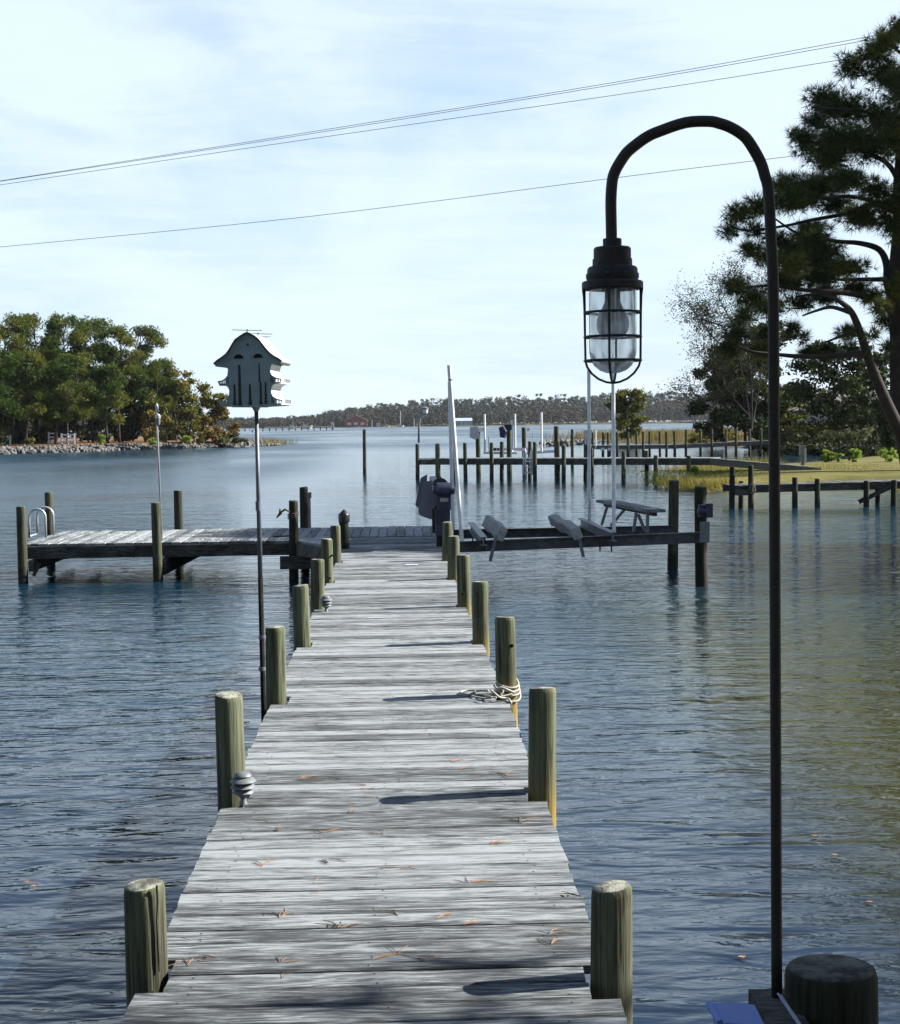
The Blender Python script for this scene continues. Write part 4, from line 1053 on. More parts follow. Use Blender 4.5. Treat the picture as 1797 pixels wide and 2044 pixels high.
# ------------------------------------------------------------------ far dock on the right
FZ = 0.18
fd = thing('dock_walkway', 'distant low dock with two rows of pale posts in front of the grassy bank', 'dock', (20, 100, 0))
B0, B1, B2 = on_z(1180, 889, FZ), on_z(1345, 887.5, FZ), on_z(1545, 878.5, FZ + .25)
seg_deck(B0, B1, 1.2, 'decking', fd); seg_deck(B1, B2, 1.2, 'decking', fd)
def fdY(px): return np.interp(px, [1180, 1345, 1545], [B0.y, B1.y, B2.y])
for px, py, off in ((1284, 861, -.1), (1297, 861, 1.3), (1317.5, 861, 1.3), (1330.5, 861, -.1), (1347, 860.5, -.1), (1369.5, 857, -.1), (1398.5, 857, 1.3), (1421, 857, -.1), (1450, 857, 1.2), (1469.5, 856.5, -.1), (1496.5, 856.5, 1.3), (1519.7, 855.5, -.1),
                    (1204, 863, 1.3), (1214.5, 863, 1.3), (1232, 862, -.1), (1253.8, 862, -.1), (1271, 862, 1.3), (1183.5, 863, .5)):
    mpile(px, py, float(fdY(px)) + off, .085, 'pile_grey', fd)
q0 = fdY(1189); solo('guide_pole', MB().tube([at(1189.5, 897, q0), at(1189.2, 859, q0)], .05, 8), 'white_pvc', 'short white pole standing at the left end of the distant low dock', 'pole')
for px in (1203.5, 1218):
    wpart('white_block', MB().box(at(px, 897, float(fdY(px)) - .6), (.22, .4, .18)), 'white_paint', fd)
    wpart('short_piling', MB().tube([at(px, 911, float(fdY(px)) - .6), at(px, 899.5, float(fdY(px)) - .6)], .08, 10), 'pile_dark', fd)
# utility post on the lawn
Yu = 58.0
ub = on_z(1602, 928, -.15)
up = thing('power_pedestal', 'grey metal service box on a post standing on the lawn edge', 'pedestal', ub)
Yu = ub.y
wpart('post', MB().beam(at(1602, 929, Yu), at(1602, 903, Yu), .10, .14, (0, 1, 0)), 'grey_metal', up)
wpart('cabinet', MB().box(at(1602.5, 899, Yu - .05), (.24, .2, .42)), 'grey_metal', up); wpart('side_panel', MB().box(at(1607, 910, Yu - .06), (.08, .2, .62)), 'white_paint', up)

# ------------------------------------------------------------------ near right dark pier
rp0 = thing('small_pier', 'low dark pier with bare posts below the lawn at the right edge', 'pier', (11, 40.5, 0))
zP = .05
C0, C1 = at(1462, 971, 40.6), at(1830, 961, 40.6)
def bar(a, b, wd, hg, name): wpart(name, MB().beam(a, b, wd, hg), 'timber', rp0)
k = 34
for i in range(k):
    p0_, p1_ = C0.lerp(C1, (i + .03) / k), C0.lerp(C1, (i + .97) / k)
    wpart('plank', MB().box(((p0_.x + p1_.x) / 2, 41.2, p0_.z + rng.uniform(.0, .01)), (p1_.x - p0_.x, 1.3, .04)), 'timber', rp0)
bar(C0 + Vector((0, 0, -.10)), C1 + Vector((0, 0, -.10)), .06, .17, 'front_joist'); bar(C0 + Vector((0, 1.2, -.10)), C1 + Vector((0, 1.2, -.10)), .06, .17, 'rear_joist')
bar(at(1466, 984, 40.55), at(1500, 984, 40.55), .06, .13, 'cross_beam')
for px, py, Y in ((1461.5, 932, 40.5), (1499, 929, 40.5), (1587, 952.5, 40.5), (1632, 955, 40.5), (1480, 960, 41.9), (1730, 960, 40.5), (1752, 957, 41.8), (1785, 958, 40.5)):
    mpile(px, py, Y, .072, 'pile_dark', rp0)
bar(at(1715, 1002, 40.5), at(1790, 966, 40.5), .06, .12, 'diagonal_brace')
q = at(1501, 975, 40.4)
solo('hanging_rope', MB().tube([q + Vector((.085 * math.cos(t), -.02, .14 * math.sin(t))) for t in np.linspace(0, 2 * math.pi, 15)], .02, 6).tube([q + Vector((.07 * math.cos(t), -.05, -.03 + .12 * math.sin(t))) for t in np.linspace(0, 2 * math.pi, 15)], .02, 6), 'rope_dark', 'grey rope coil hung on a post of the dark pier', 'rope', smooth=True)

# ------------------------------------------------------------------ trees
def limb(mb, pts, r0, r1, n=8, sub=4):
    P = spl(pts, sub); k = len(P); mb.tube(P, [r0 + (r1 - r0) * i / (k - 1) for i in range(k)], n)

# the great loblolly at the right edge ------------------------------------------------
TY = 57.0
def tq(c, dy=0.0): return at(1266 + .4257 * c[0], .4257 * c[1], TY + dy)
tb_ = at(1822, 925, TY); tb_.z = -.3
big = thing('pine_tree', 'huge leaning loblolly pine with many bare limbs filling the right edge', 'tree', tb_)
tk = MB()
limb(tk, [tb_, at(1808, 870, TY), at(1797, 800, TY), tq((1240, 1700)), tq((1235, 1500)), tq((1215, 1380)), tq((1225, 1250)), tq((1240, 1050)), tq((1235, 900)), tq((1250, 700)), tq((1290, 450)), tq((1330, 150)), tq((1380, -250))], .42, .06, 12)
limb(tk, [at(1806, 880, TY - .2), tq((1235, 2000), -.5), tq((1180, 1880), -.9), tq((1130, 1760), -1.2), tq((1090, 1650), -1.5), tq((1050, 1530), -1.7), tq((1010, 1450), -1.9), tq((940, 1400), -2.2), tq((860, 1380), -2.4), tq((760, 1390), -2.4)], .27, .03, 10)
limb(tk, [tq((1025, 1470), -1.9), tq((930, 1440), -2.1), tq((860, 1455), -2.2), tq((790, 1480), -2.3)], .09, .03, 8)
limb(tk, [tq((1090, 1655), -1.5), tq((960, 1668), -1.8), tq((800, 1672), -2.0), tq((690, 1664), -2.2), tq((560, 1650), -2.2), tq((470, 1620), -2.0)], .13, .03, 8)
limb(tk, [tq((1225, 1420)), tq((1190, 1330)), tq((1185, 1240), .4), tq((1150, 1170), .6), tq((1060, 1140), .8), tq((940, 1130), 1), tq((780, 1100), 1.2), tq((640, 1010), 1.2)], .19, .03, 9)
limb(tk, [tq((1215, 1480)), tq((1180, 1430), -.5), tq((1080, 1390), -1), tq((960, 1370), -1.4), tq((800, 1360), -1.6), tq((640, 1340), -1.6), tq((500, 1350), -1.6)], .16, .03, 9)
limb(tk, [tq((1190, 1310)), tq((1060, 1310), .6), tq((960, 1310), .9), tq((840, 1290), 1.2)], .10, .03, 8)
limb(tk, [tq((1235, 980)), tq((1150, 950), -.6), tq((1010, 920), -1), tq((860, 930), -1.3), tq((700, 870), -1.5)], .12, .03, 8)
limb(tk, [tq((1240, 1000)), tq((1120, 960), .5), tq((1000, 1000), 1), tq((840, 1030), 1.2), tq((700, 1060), 1.4), tq((520, 1080), 1.5), tq((440, 1050), 1.5)], .12, .025, 8)
limb(tk, [tq((1240, 850)), tq((1180, 760), .6), tq((1040, 700), 1), tq((900, 680), 1.2), tq((790, 690), 1.4)], .11, .03, 8)
limb(tk, [tq((1260, 640)), tq((1180, 560), -.6), tq((1060, 520), -1), tq((930, 510), -1.3), tq((830, 500), -1.4)], .10, .03, 8)
limb(tk, [tq((1290, 450)), tq((1200, 390), .5), tq((1100, 340), .8), tq((1010, 320), .9)], .09, .025, 8)
limb(tk, [tq((1310, 300)), tq((1240, 240), -.4), tq((1180, 190), -.6), tq((1110, 230), -.8)], .08, .025, 8)
limb(tk, [tq((1050, 1540), -1.7), tq((960, 1580), -2.0), tq((895, 1605), -2.2)], .06, .03, 7)
cl_ = [(1210, 170, 70, 50), (1120, 250, 80, 55), (1020, 320, 85, 60), (1180, 350, 90, 75), (890, 470, 95, 75), (1000, 510, 110, 75), (1150, 550, 100, 85), (850, 570, 70, 45), (830, 680, 85, 55), (790, 650, 50, 35),
       (950, 640, 110, 70), (1110, 690, 115, 80), (1220, 650, 70, 100), (910, 750, 105, 55), (770, 880, 100, 55), (700, 850, 50, 40), (600, 960, 75, 42), (500, 1000, 75, 42), (445, 1080, 55, 45), (720, 950, 90, 45), (870, 870, 105, 55), (1000, 850, 100, 55), (1130, 890, 80, 55),
       (950, 960, 100, 45), (1070, 1020, 105, 55), (1200, 1040, 70, 75), (830, 1080, 95, 45), (690, 1130, 85, 45), (560, 1080, 60, 30), (540, 1170, 55, 30), (620, 1210, 55, 42), (760, 1220, 95, 55), (900, 1180, 100, 48), (1000, 1255, 105, 42), (860, 1300, 105, 50), (1040, 1350, 85, 36), (700, 1320, 85, 55),
       (480, 1340, 70, 50), (560, 1400, 75, 50), (520, 1480, 70, 48), (640, 1440, 70, 42), (780, 1420, 70, 42), (900, 1390, 80, 42), (440, 1640, 55, 40), (480, 1560, 60, 42), (1000, 1560, 60, 32), (1110, 1570, 40, 25), (820, 1655, 45, 20), (900, 1640, 60, 18), (1010, 1625, 40, 18), (620, 1570, 50, 40), (740, 1540, 40, 25), (1180, 1500, 50, 40), (600, 1650, 55, 35), (1150, 1440, 50, 30)]
for _ in range(115):   # the part of the crown beyond the frame
    x, y = rng.uniform(1280, 1750), rng.uniform(-650, 1400)
    cl_.append((x, y, rng.uniform(80, 125), rng.uniform(50, 85)))
for _ in range(12):
    cl_.append((rng.uniform(1100, 1300), rng.uniform(-520, 60), 80, 55))
for c in list(cl_[:54]):
    if c[0] > 560 and rng.random() < .62: cl_.append((c[0] + rng.uniform(-30, 90), c[1] + rng.uniform(-60, 60), c[2] * .8, c[3] * .8))
cl_ = [c for c in cl_ if not (c[1] < 110 and c[0] - c[2] * 1.3 < 1250)]
kx = .4257 * TY / F
clumps = []
for x, y, rx, ry in cl_:
    dy = rng.uniform(-2.6, 2.6); c = tq((x, y), dy)
    clumps.append(((c.x, c.y, c.z), (rx * kx * 1.25, rx * kx, ry * kx * 1.3)))
    for _ in range(4):   # twigs into the clump
        a_ = c + Vector((rng.uniform(-1, 1) * rx * kx, rng.uniform(-1, 1) * rx * kx, rng.uniform(-.8, .8) * ry * kx))
        tk.tube([c + Vector((.9 * rx * kx, 0, -.5 * ry * kx)), (c + a_) / 2 + Vector((.1, 0, -.1)), a_], [.028, .02, .010], 5, False)
wpart('trunk', tk, 'bark', big, True)
P_, D_ = in_clumps(clumps, 37000, .10)
foliage('crown', tufts(P_, D_ * .8, .33, .0125, 12, .95, .12), 'needles', big, tb_)

# generic smaller trees ------------------------------------------------------------
def tree(name, label, base, h, wd, mat, bark, n, leaf, kind='leaf', z0=.25, group=None, trunk_r=.16, nc=16, shape='round', seed=0, cat='tree', open_=0.3):
    rr = random.Random(seed + 1000); b = Vector(base)
    t = thing(name, label, cat, b, group)
    tk_ = MB(); sway = [rr.uniform(-.04, .04) * h for _ in range(3)]
    limb(tk_, [b, b + Vector((sway[0], 0, h * .3)), b + Vector((sway[1], sway[2], h * .62)), b + Vector((sway[1] * .6, sway[2], h * .95))], trunk_r, trunk_r * .18, 8)
    cs = []
    for i in range(nc):
        f_ = z0 + (1 - z0) * ((i + rr.random()) / nc)
        g_ = (f_ - z0) / (1 - z0)
        if shape == 'cone': rad = wd * (1 - g_) ** .8 * .5 + .12
        elif shape == 'pine': rad = wd * .5 * (0.55 + .5 * math.sin(min(1, g_ * 1.02) * math.pi)) * (1.0 if g_ < .8 else (1.6 - g_) * 1.22)
        else: rad = wd * .5 * (.35 + .75 * math.sin((.12 + .8 * g_) * math.pi))
        a_ = rr.uniform(0, 6.28); q_ = rad * (.35 + .5 * rr.random()) if shape != 'cone' else rad * .35 * rr.random()
        c_ = b + Vector((q_ * math.cos(a_), q_ * math.sin(a_), f_ * h))
        k_ = rr.uniform(.42, .66) * (wd * .36 if shape != 'cone' else rad * 1.6)
        cs.append(((c_.x, c_.y, min(c_.z, b.z + h - k_ * .4)), (k_, k_, k_ * (.62 if shape != 'cone' else .8))))
        if kind != 'cone': tk_.tube([b + Vector((sway[1] * f_, sway[2] * f_, f_ * h * .86)), c_ * .6 + (b + Vector((0, 0, f_ * h * .9))) * .4, c_], [trunk_r * .35, trunk_r * .22, trunk_r * .08], 5, False)
    wpart('trunk', tk_, bark, t, True)
    P, D = in_clumps(cs, n, open_)
    if kind == 'tuft': VF = tufts(P, D, leaf, leaf * .17, 5, 1.0, .25)
    else: VF = leaves(P, D, leaf)
    foliage('crown', VF, mat, t, b)
    return t

G1 = 'pines of the grove on the left bank'
def gb(px, Y, z=.12): q_ = at(px, 860, Y); return Vector((q_.x, Y, z))
def gh(px, py, Y): return zat(px, py, Y) - .1
grove = [
 (-45, 655, 151, 6.5, 'tall green pine cut off by the left edge of the picture'),
 (22, 634, 158, 6.0, 'tall dense pine second from the left in the grove'),
 (78, 632, 162, 6.5, 'tallest broad-topped pine near the left of the grove'),
 (134, 634, 160, 5.8, 'tall rounded pine left of the grove centre'),
 (185, 640, 166, 6.2, 'tall pine with yellowish crown in the grove centre'),
 (238, 656, 164, 6.0, 'open-limbed pine right of the grove centre'),
 (290, 655, 168, 5.6, 'rounded pine at the right shoulder of the grove'),
 (50, 705, 150, 5.2, 'shorter pine in front at the left of the grove'),
 (150, 715, 153, 5.2, 'shorter front pine with a dark low crown in mid grove'),
 (215, 735, 155, 4.6, 'low front pine with lit yellow-green tufts in the grove'),
 (110, 742, 152, 4.6, 'small front pine behind the white fence'),
 (322, 722, 170, 5.0, 'last pine before the turning trees at the right of the grove')]
for i, (px, py, Y, wd, lab) in enumerate(grove):
    b = gb(px, Y); tree('pine_tree', lab, b, gh(px, py - 4, Y), wd * 1.12, 'grove', 'bark', 5600, .24, 'tuft', .30, G1, .15, 26, 'pine', i)
backs = [(-10, 700, 174), (45, 700, 176), (100, 690, 178), (160, 690, 180), (210, 700, 180), (265, 720, 182), (310, 750, 184), (350, 770, 186), (246, 750, 172), (6, 770, 168), (72, 770, 168)]
backlab = ['cut by the left edge of the picture', 'behind the second pine', 'behind the tallest pine', 'behind the mid-grove pine with a dark low crown', 'behind the front pine with lit tufts', 'behind the open-limbed pine', 'behind the small russet tree', 'behind the olive-green broadleaf tree', 'in the gap left of the slim hooked lamp', 'beside the single white post', 'just left of the white fence panels']
for i, (px, py, Y) in enumerate(backs):
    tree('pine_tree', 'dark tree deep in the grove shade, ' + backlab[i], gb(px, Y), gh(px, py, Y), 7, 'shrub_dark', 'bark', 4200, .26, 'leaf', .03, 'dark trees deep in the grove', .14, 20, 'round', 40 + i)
decid = [(352, 735, 172, 5.5, 'leaf_olive', 'olive-green broadleaf tree at the right end of the grove'), (388, 762, 168, 4.8, 'leaf_gold', 'golden turning tree beside the olive tree on the left bank'),
         (424, 786, 167, 4.4, 'leaf_gold', 'amber turning tree nearest the tip of the left bank'), (448, 812, 168, 3.6, 'leaf_red', 'low rust-red tree at the tip of the left bank'),
         (330, 790, 160, 3.8, 'leaf_olive', 'small olive tree behind the slim hooked lamp'), (375, 815, 160, 3.2, 'leaf_olive', 'low olive bush-like tree under the golden tree'), (410, 832, 163, 2.8, 'leaf_red', 'low red-brown tree under the amber tree'),
         (300, 820, 156, 2.2, 'leaf_red', 'small russet tree among the trunks of the grove')]
for i, (px, py, Y, wd, mt, lab) in enumerate(decid):
    tree('broadleaf_tree', lab, gb(px, Y), gh(px, py, Y), wd, mt, 'bark_grey', 3600 if wd > 4 else 1900, .15, 'leaf', .10, 'turning broadleaf trees on the left bank', .10, 16, 'round', 70 + i)
# shrubs on the left bank
for i, (px, py, Y, wd, mt, lab) in enumerate([(204, 866, 152, .9, 'shrub_lime', 'narrow bright green columnar bush among the trunks'), (5, 850, 148, 2.2, 'shrub_dark', 'dark round bush at the left edge below the pines'), (58, 872, 147, 1.6, 'leaf_olive', 'small olive bush left of the white fence'),
        (374, 868, 158, 1.3, 'shrub_lime', 'yellow-green bush below the golden tree'), (305, 872, 154, .9, 'shrub_lime', 'small lime bush right of the slim lamp pole'), (400, 874, 160, 1.0, 'leaf_olive', 'little yellow bush low on the left bank'),
        (458, 862, 163, 2.6, 'shrub_grey', 'grey-green bush at the waterline of the left bank tip'), (478, 874, 163, 2.0, 'shrub_grey', 'wispy grey bush at the outer tip of the left bank'), (440, 872, 160, 1.8, 'leaf_olive', 'yellow-olive bush on the left bank tip')]):
    h_ = max(.5, gh(px, py, Y)); tree('shrub', lab, gb(px, Y, 0.0), h_, wd, mt, 'bark_grey', 900, .11, 'leaf', .05, 'bushes along the left bank', .04, 9, 'round', 90 + i, 'shrub')
# white rail fence on the left bank
def fence(label, px0, px1, Y, ptop, n=3):
    a_, b_ = gb(px0, Y, .1), gb(px1, Y, .1); t = thing('rail_fence', label, 'fence', a_)
    hgt = zat((px0 + px1) / 2, ptop, Y) - .1
    for i in range(n):
        c_ = a_.lerp(b_, i / (n - 1)); wpart('post', MB().box(c_ + Vector((0, 0, hgt / 2)), (.13, .13, hgt)), 'white_paint', t)
    for f_ in (.28, .58, .88): wpart('rail', MB().beam(a_ + Vector((0, -.07, hgt * f_)), b_ + Vector((0, -.07, hgt * f_)), .04, .15), 'white_paint', t)
fence('white three-rail fence panel between pine trunks on the left bank', 122, 148, 150, 865, 3)
fence('partly hidden white fence panel left of the other fence panel', 97, 113, 154, 862, 2)
solo('white_post', MB().box(gb(20, 153) + Vector((0, 0, .5)), (.16, .16, 1.0)), 'white_paint', 'single white post near the left edge under the pines', 'post')
sh = thing('garden_shed', 'little tan hut with a white sill among the trunks beside the slim lamp', 'shed', gb(322, 166))
c_ = gb(322, 166); wpart('wall', MB().box(c_ + Vector((0, 0, .8)), (1.1, 1.2, 1.6)), simple('tan_boards', (.36, .22, .12)), sh); wpart('sill', MB().box(c_ + Vector((.2, -.63, 1.15)), (.9, .05, .16)), 'white_paint', sh); wpart('roof', MB().box(c_ + Vector((0, 0, 1.66)), (1.3, 1.4, .10)), 'roof_grey', sh)

# riprap on the left bank
V, Fq = [], []
ico = [Vector(v).normalized() for v in ((0, 0, 1), (.89, 0, .45), (.28, .85, .45), (-.72, .53, .45), (-.72, -.53, .45), (.28, -.85, .45), (.72, .53, -.45), (-.28, .85, -.45), (-.89, 0, -.45), (-.28, -.85, -.45), (.72, -.53, -.45), (0, 0, -1))]
icof = [(0,1,2),(0,2,3),(0,3,4),(0,4,5),(0,5,1),(1,6,2),(2,7,3),(3,8,4),(4,9,5),(5,10,1),(6,7,2),(7,8,3),(8,9,4),(9,10,5),(10,6,1),(11,7,6),(11,8,7),(11,9,8),(11,10,9),(11,6,10)]
def rocks(line, n, w_, name, lab, zlo=-.65, zhi=-.08, s0=.14, s1=.38):
    V, Fq = [], []
    for _ in range(n):
        f_ = rng.random() * (len(line) - 1); i = int(f_); a_, b_ = Vector((*line[i], 0)), Vector((*line[i + 1], 0)); c_ = a_.lerp(b_, f_ - i)
        d_ = (b_ - a_); nn = Vector((-d_.y, d_.x, 0)).normalized()
        if nn.y < 0: nn = -nn
        g_ = rng.random(); c_ = c_ + nn * (g_ * w_ - .2); c_.z = zlo + (zhi - zlo) * g_ + rng.uniform(-.05, .12)
        s_ = Vector((rng.uniform(s0, s1), rng.uniform(s0, s1), rng.uniform(s0, s1) * .75)); ro = Euler((rng.random() * 6, rng.random() * 6, rng.random() * 6)).to_matrix(); o_ = len(V)
        for v in ico:
            p_ = Vector((v.x * s_.x, v.y * s_.y, v.z * s_.z)) * rng.uniform(.75, 1.2); V.append(tuple(c_ + ro @ p_))
        Fq += [tuple(k_ + o_ for k_ in t_) for t_ in icof]
    o = link(name, np_mesh(name, np.array(V), np.array(Fq)), M['rock']); o['kind'] = 'stuff'; tag(o, lab, 'rocks'); return o
rocks([(-78, 137)] + lb[::-1], 1900, 2.5, 'riprap_rocks', 'band of grey riprap rocks along the left waterline', s0=.12, s1=.32)
rocks([W2(1128, 892), W2(1150, 889), W2(1172, 887), W2(1195, 885)], 90, 3.5, 'riprap_rocks', 'low spit of dark rocks left of the distant dock', -.6, -.25, .12, .35)

# marsh grass
def blades(name, lab, pts, n, h, w_, mat, spread=(1.2, 1.2), z=-.35):
    f_ = nr.random(n) * (len(pts) - 1); i = f_.astype(int); P = np.array([(p[0], p[1], p[2] if len(p) > 2 else z) for p in pts], float); u = (f_ - i)[:, None]
    C = P[i] * (1 - u) + P[np.minimum(i + 1, len(P) - 1)] * u + np.stack([nr.normal(size=n) * spread[0] * .5, nr.normal(size=n) * spread[1] * .5, np.zeros(n)], 1)
    d = np.stack([nr.normal(size=n) * .28, nr.normal(size=n) * .28, np.ones(n)], 1); s_ = (h * (.45 + .8 * nr.random(n)))[:, None]
    a_ = nr.random(n) * 6.28; b_ = np.stack([np.cos(a_), np.sin(a_), np.zeros(n)], 1) * w_
    o = link(name, np_mesh(name, np.stack([C - b_, C + b_, C + d * s_], 1).reshape(-1, 3), np.arange(3 * n).reshape(-1, 3)), M[mat]); o['kind'] = 'stuff'; tag(o, lab, 'grass'); return o
blades('marsh_grass', 'tall tan marsh grass fringing the tip of the yellow lawn', [W2(1322, 968), W2(1330, 974), W2(1358, 978), W2(1414, 981), W2(1455, 978)], 2000, .42, .010, 'grass_green', (.6, .7), -.5)
blades('marsh_grass', 'tan grass along the back edge of the yellow lawn', [(*W2(1345, 955), -.4), (*W2(1400, 948), -.35), (*W2(1460, 941), -.3), (*W2(1540, 939), -.25)], 1200, .35, .012, 'grass_green', (.9, .9), -.4)
lg = [tuple(W2(px, py)) for px, py in ((1345, 966), (1420, 962), (1500, 958), (1600, 955), (1700, 950), (1797, 945))]
blades('lawn_grass', 'short dry grass over the yellow lawn', lg, 14000, .06, .012, 'grass_green', (2.5, 6.5), -.24)
fg = [(*W2(1200, 880), -.35), (*W2(1300, 881), -.3), (*W2(1420, 886), -.3)]
blades('marsh_grass', 'orange marsh grass on the low bank behind the distant dock', fg, 5200, 1.15, .03, 'grass_tan', (6, 12), -.3)
blades('marsh_grass', 'brown grass at the outer tip of the left bank', [(*W2(462, 891), -.5), (*W2(510, 889.5), -.5), (*W2(558, 888.5), -.5)], 1800, .8, .025, 'grass_tan', (2, 6), -.5)

# right-hand bank: cedars, bare tree, shrubs
def rb(px, Y, z=0.0): q_ = at(px, 860, Y); return Vector((q_.x, Y, z))
def rh(px, py, Y): return zat(px, py, Y)
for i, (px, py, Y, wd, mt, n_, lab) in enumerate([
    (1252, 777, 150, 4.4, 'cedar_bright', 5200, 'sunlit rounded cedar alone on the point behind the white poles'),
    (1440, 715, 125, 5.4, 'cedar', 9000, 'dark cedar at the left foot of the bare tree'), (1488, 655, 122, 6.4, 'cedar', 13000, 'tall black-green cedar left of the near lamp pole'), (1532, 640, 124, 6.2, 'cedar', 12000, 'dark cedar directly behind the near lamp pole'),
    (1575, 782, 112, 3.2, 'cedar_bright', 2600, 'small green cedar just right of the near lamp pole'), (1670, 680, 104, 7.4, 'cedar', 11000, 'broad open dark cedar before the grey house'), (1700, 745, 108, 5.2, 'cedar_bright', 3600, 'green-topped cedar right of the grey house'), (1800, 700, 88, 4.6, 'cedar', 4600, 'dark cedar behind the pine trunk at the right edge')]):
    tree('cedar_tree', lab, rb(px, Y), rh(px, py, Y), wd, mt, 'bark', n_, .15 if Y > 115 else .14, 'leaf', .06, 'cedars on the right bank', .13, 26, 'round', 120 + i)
# thin bare deciduous tree
bt_b = rb(1500, 118); bt = thing('bare_tree', 'thin half-bare tree with sparse brown leaves leaning left over the water', 'tree', bt_b)
m = MB(); pts_leaf = []
def bt_(x, y, dy=0): return at(x, y, 118 + dy)
stems = [[(1500, 860), (1488, 780), (1470, 700), (1440, 650), (1405, 625), (1360, 600)], [(1500, 860), (1500, 760), (1490, 680), (1478, 620), (1465, 560), (1470, 525)], [(1500, 860), (1515, 770), (1525, 690), (1530, 620), (1520, 560)], [(1495, 830), (1460, 790), (1435, 740), (1420, 690), (1425, 640)], [(1488, 780), (1450, 740), (1410, 730), (1400, 700)], [(1470, 700), (1430, 680), (1400, 640), (1378, 612)], [(1490, 680), (1460, 640), (1435, 590), (1448, 560)], [(1440, 790), (1415, 800), (1390, 790), (1375, 770)], [(1440, 650), (1410, 640), (1380, 636)]]
for s_ in stems:
    P = [bt_(x, y, rng.uniform(-1.5, 1.5) if j else 0) for j, (x, y) in enumerate(s_)]; limb(m, P, .075, .015, 6)
    for p_ in spl(P, 4)[4:]:
        for _ in range(3):
            e_ = p_ + Vector((rng.gauss(0, .8), rng.gauss(0, .8), rng.gauss(.25, .6))); m.tube([p_, (p_ + e_) / 2 + Vector((0, 0, .12)), e_], [.022, .015, .007], 4, False); pts_leaf.append(e_)
            for _ in range(2):
                e2 = e_ + Vector((rng.gauss(0, .4), rng.gauss(0, .4), rng.gauss(.1, .35))); m.tube([e_, e2], [.01, .006], 4, False); pts_leaf.append(e2)
wpart('trunk', m, 'bark', bt)
C = np.array([tuple(p) for p in pts_leaf]); C = np.repeat(C, 16, 0) + nr.normal(size=(len(C) * 16, 3)) * .27
foliage('crown', leaves(C, unit(len(C)), .070), 'bare_leaf', bt, bt_b)
for i, (px, py, Y, wd, mt, lab) in enumerate([
    (1430, 850, 138, 5.0, 'leaf_olive', 'olive-orange bush on the grassy point left of the dark cedars'), (1400, 862, 140, 3.5, 'leaf_gold', 'low orange bush on the grassy point'),
    (1585, 845, 106, 2.2, 'leaf_red', 'pinkish-red bush right of the near lamp pole'), (1575, 862, 103, 3.2, 'shrub_grey', 'grey bush below the red bush'), (1620, 850, 104, 3.6, 'leaf_olive', 'green and grey bush below the grey house'), (1640, 862, 101, 4.2, 'shrub_grey', 'wide grey scrub below the broad cedar'),
    (1665, 848, 103, 2.0, 'leaf_gold', 'orange-yellow bush beside the broad cedar trunk'), (1690, 860, 100, 4.4, 'shrub_grey', 'grey scrub right of the broad cedar trunk'), (1735, 850, 98, 4.6, 'shrub_grey', 'pale scrub left of the leaning pine trunk'), (1780, 862, 94, 4.4, 'shrub_grey', 'green-grey scrub at the foot of the leaning pine'),
    (1600, 884, 99, 4.0, 'shrub_dark', 'dark scrub hanging over the inlet below the red bush'), (1660, 884, 98, 4.6, 'shrub_dark', 'dark scrub hanging over the inlet in the middle'), (1720, 886, 95, 4.6, 'shrub_dark', 'dark scrub hanging over the inlet near the pine'), (1775, 886, 91, 4.6, 'shrub_dark', 'dark scrub over the inlet at the right edge'), (1545, 880, 104, 3.6, 'shrub_dark', 'dark scrub behind the near lamp pole at the inlet')]):
    h_ = rh(px, py, Y); tree('shrub', lab, rb(px, Y, -.35), h_ + .35, wd, mt, 'bark_grey', 1500, .11, 'leaf', .03, 'bushes on the right bank', .04, 12, 'round', 160 + i, 'shrub')
for i, (px, py, wd, lab) in enumerate([(1648, 898, .7, 'bright lime bush at the left of the lawn edge'), (1672, 905, .8, 'low lime bush second from the left on the lawn edge'), (1706, 896, 1.0, 'round lime bush in the middle of the lawn edge'), (1778, 897, 1.1, 'lime bush at the right end of the lawn edge'), (1388, 945, .45, 'tiny lime weed behind the bend of the middle dock'), (1655, 915, .7, 'yellow-green weed low on the lawn edge')]):
    b = on_z(px, 921 if px > 1500 else 951, -.2); h_ = max(.35, zat(px, py, b.y) + .2)
    tree('shrub', lab, b, h_, wd, 'shrub_lime', 'bark_grey', 420, .07, 'leaf', .05, 'lime bushes on the lawn edge', .02, 7, 'round', 190 + i, 'shrub')

# trees outside the frame on the near right: their shade falls on the near deck and on the platform
tree('shade_tree', 'broad pine standing on the near shore right of the camera', (9.2, 2.35, -.1), 11.0, 7.6, 'needles', 'bark', 6500, .34, 'tuft', .22, None, .22, 44, 'round', 201)
tree('shade_tree', 'tall bare-stemmed pine with a high crown on the near shore', (10.4, 4.6, -.1), 13.2, 4.6, 'needles', 'bark', 5200, .34, 'tuft', .58, None, .20, 34, 'round', 203)
tree('shade_tree', 'tall pine on the right shore level with the boat lift', (18.6, 27.4, -.1), 13.6, 9.0, 'needles', 'bark', 9500, .36, 'tuft', .42, None, .25, 44, 'round', 202)

for i, (x, y, h) in enumerate(((-21, -17, 15), (-12, -20, 17), (-3, -18, 16), (6, -19, 17), (15, -17, 16), (24, -15, 16), (-30, -14, 15))):  # unseen oaks added to block sky light on camera-facing sides
    tree('fill_block_tree', 'unseen dark oak added behind the camera to cut the fill light', (x, y, -.1), h, 11, 'shrub_dark', 'bark', 5200, .55, 'leaf', .10, 'added light-blocking oaks behind the camera', .3, 26, 'round', 230 + i)

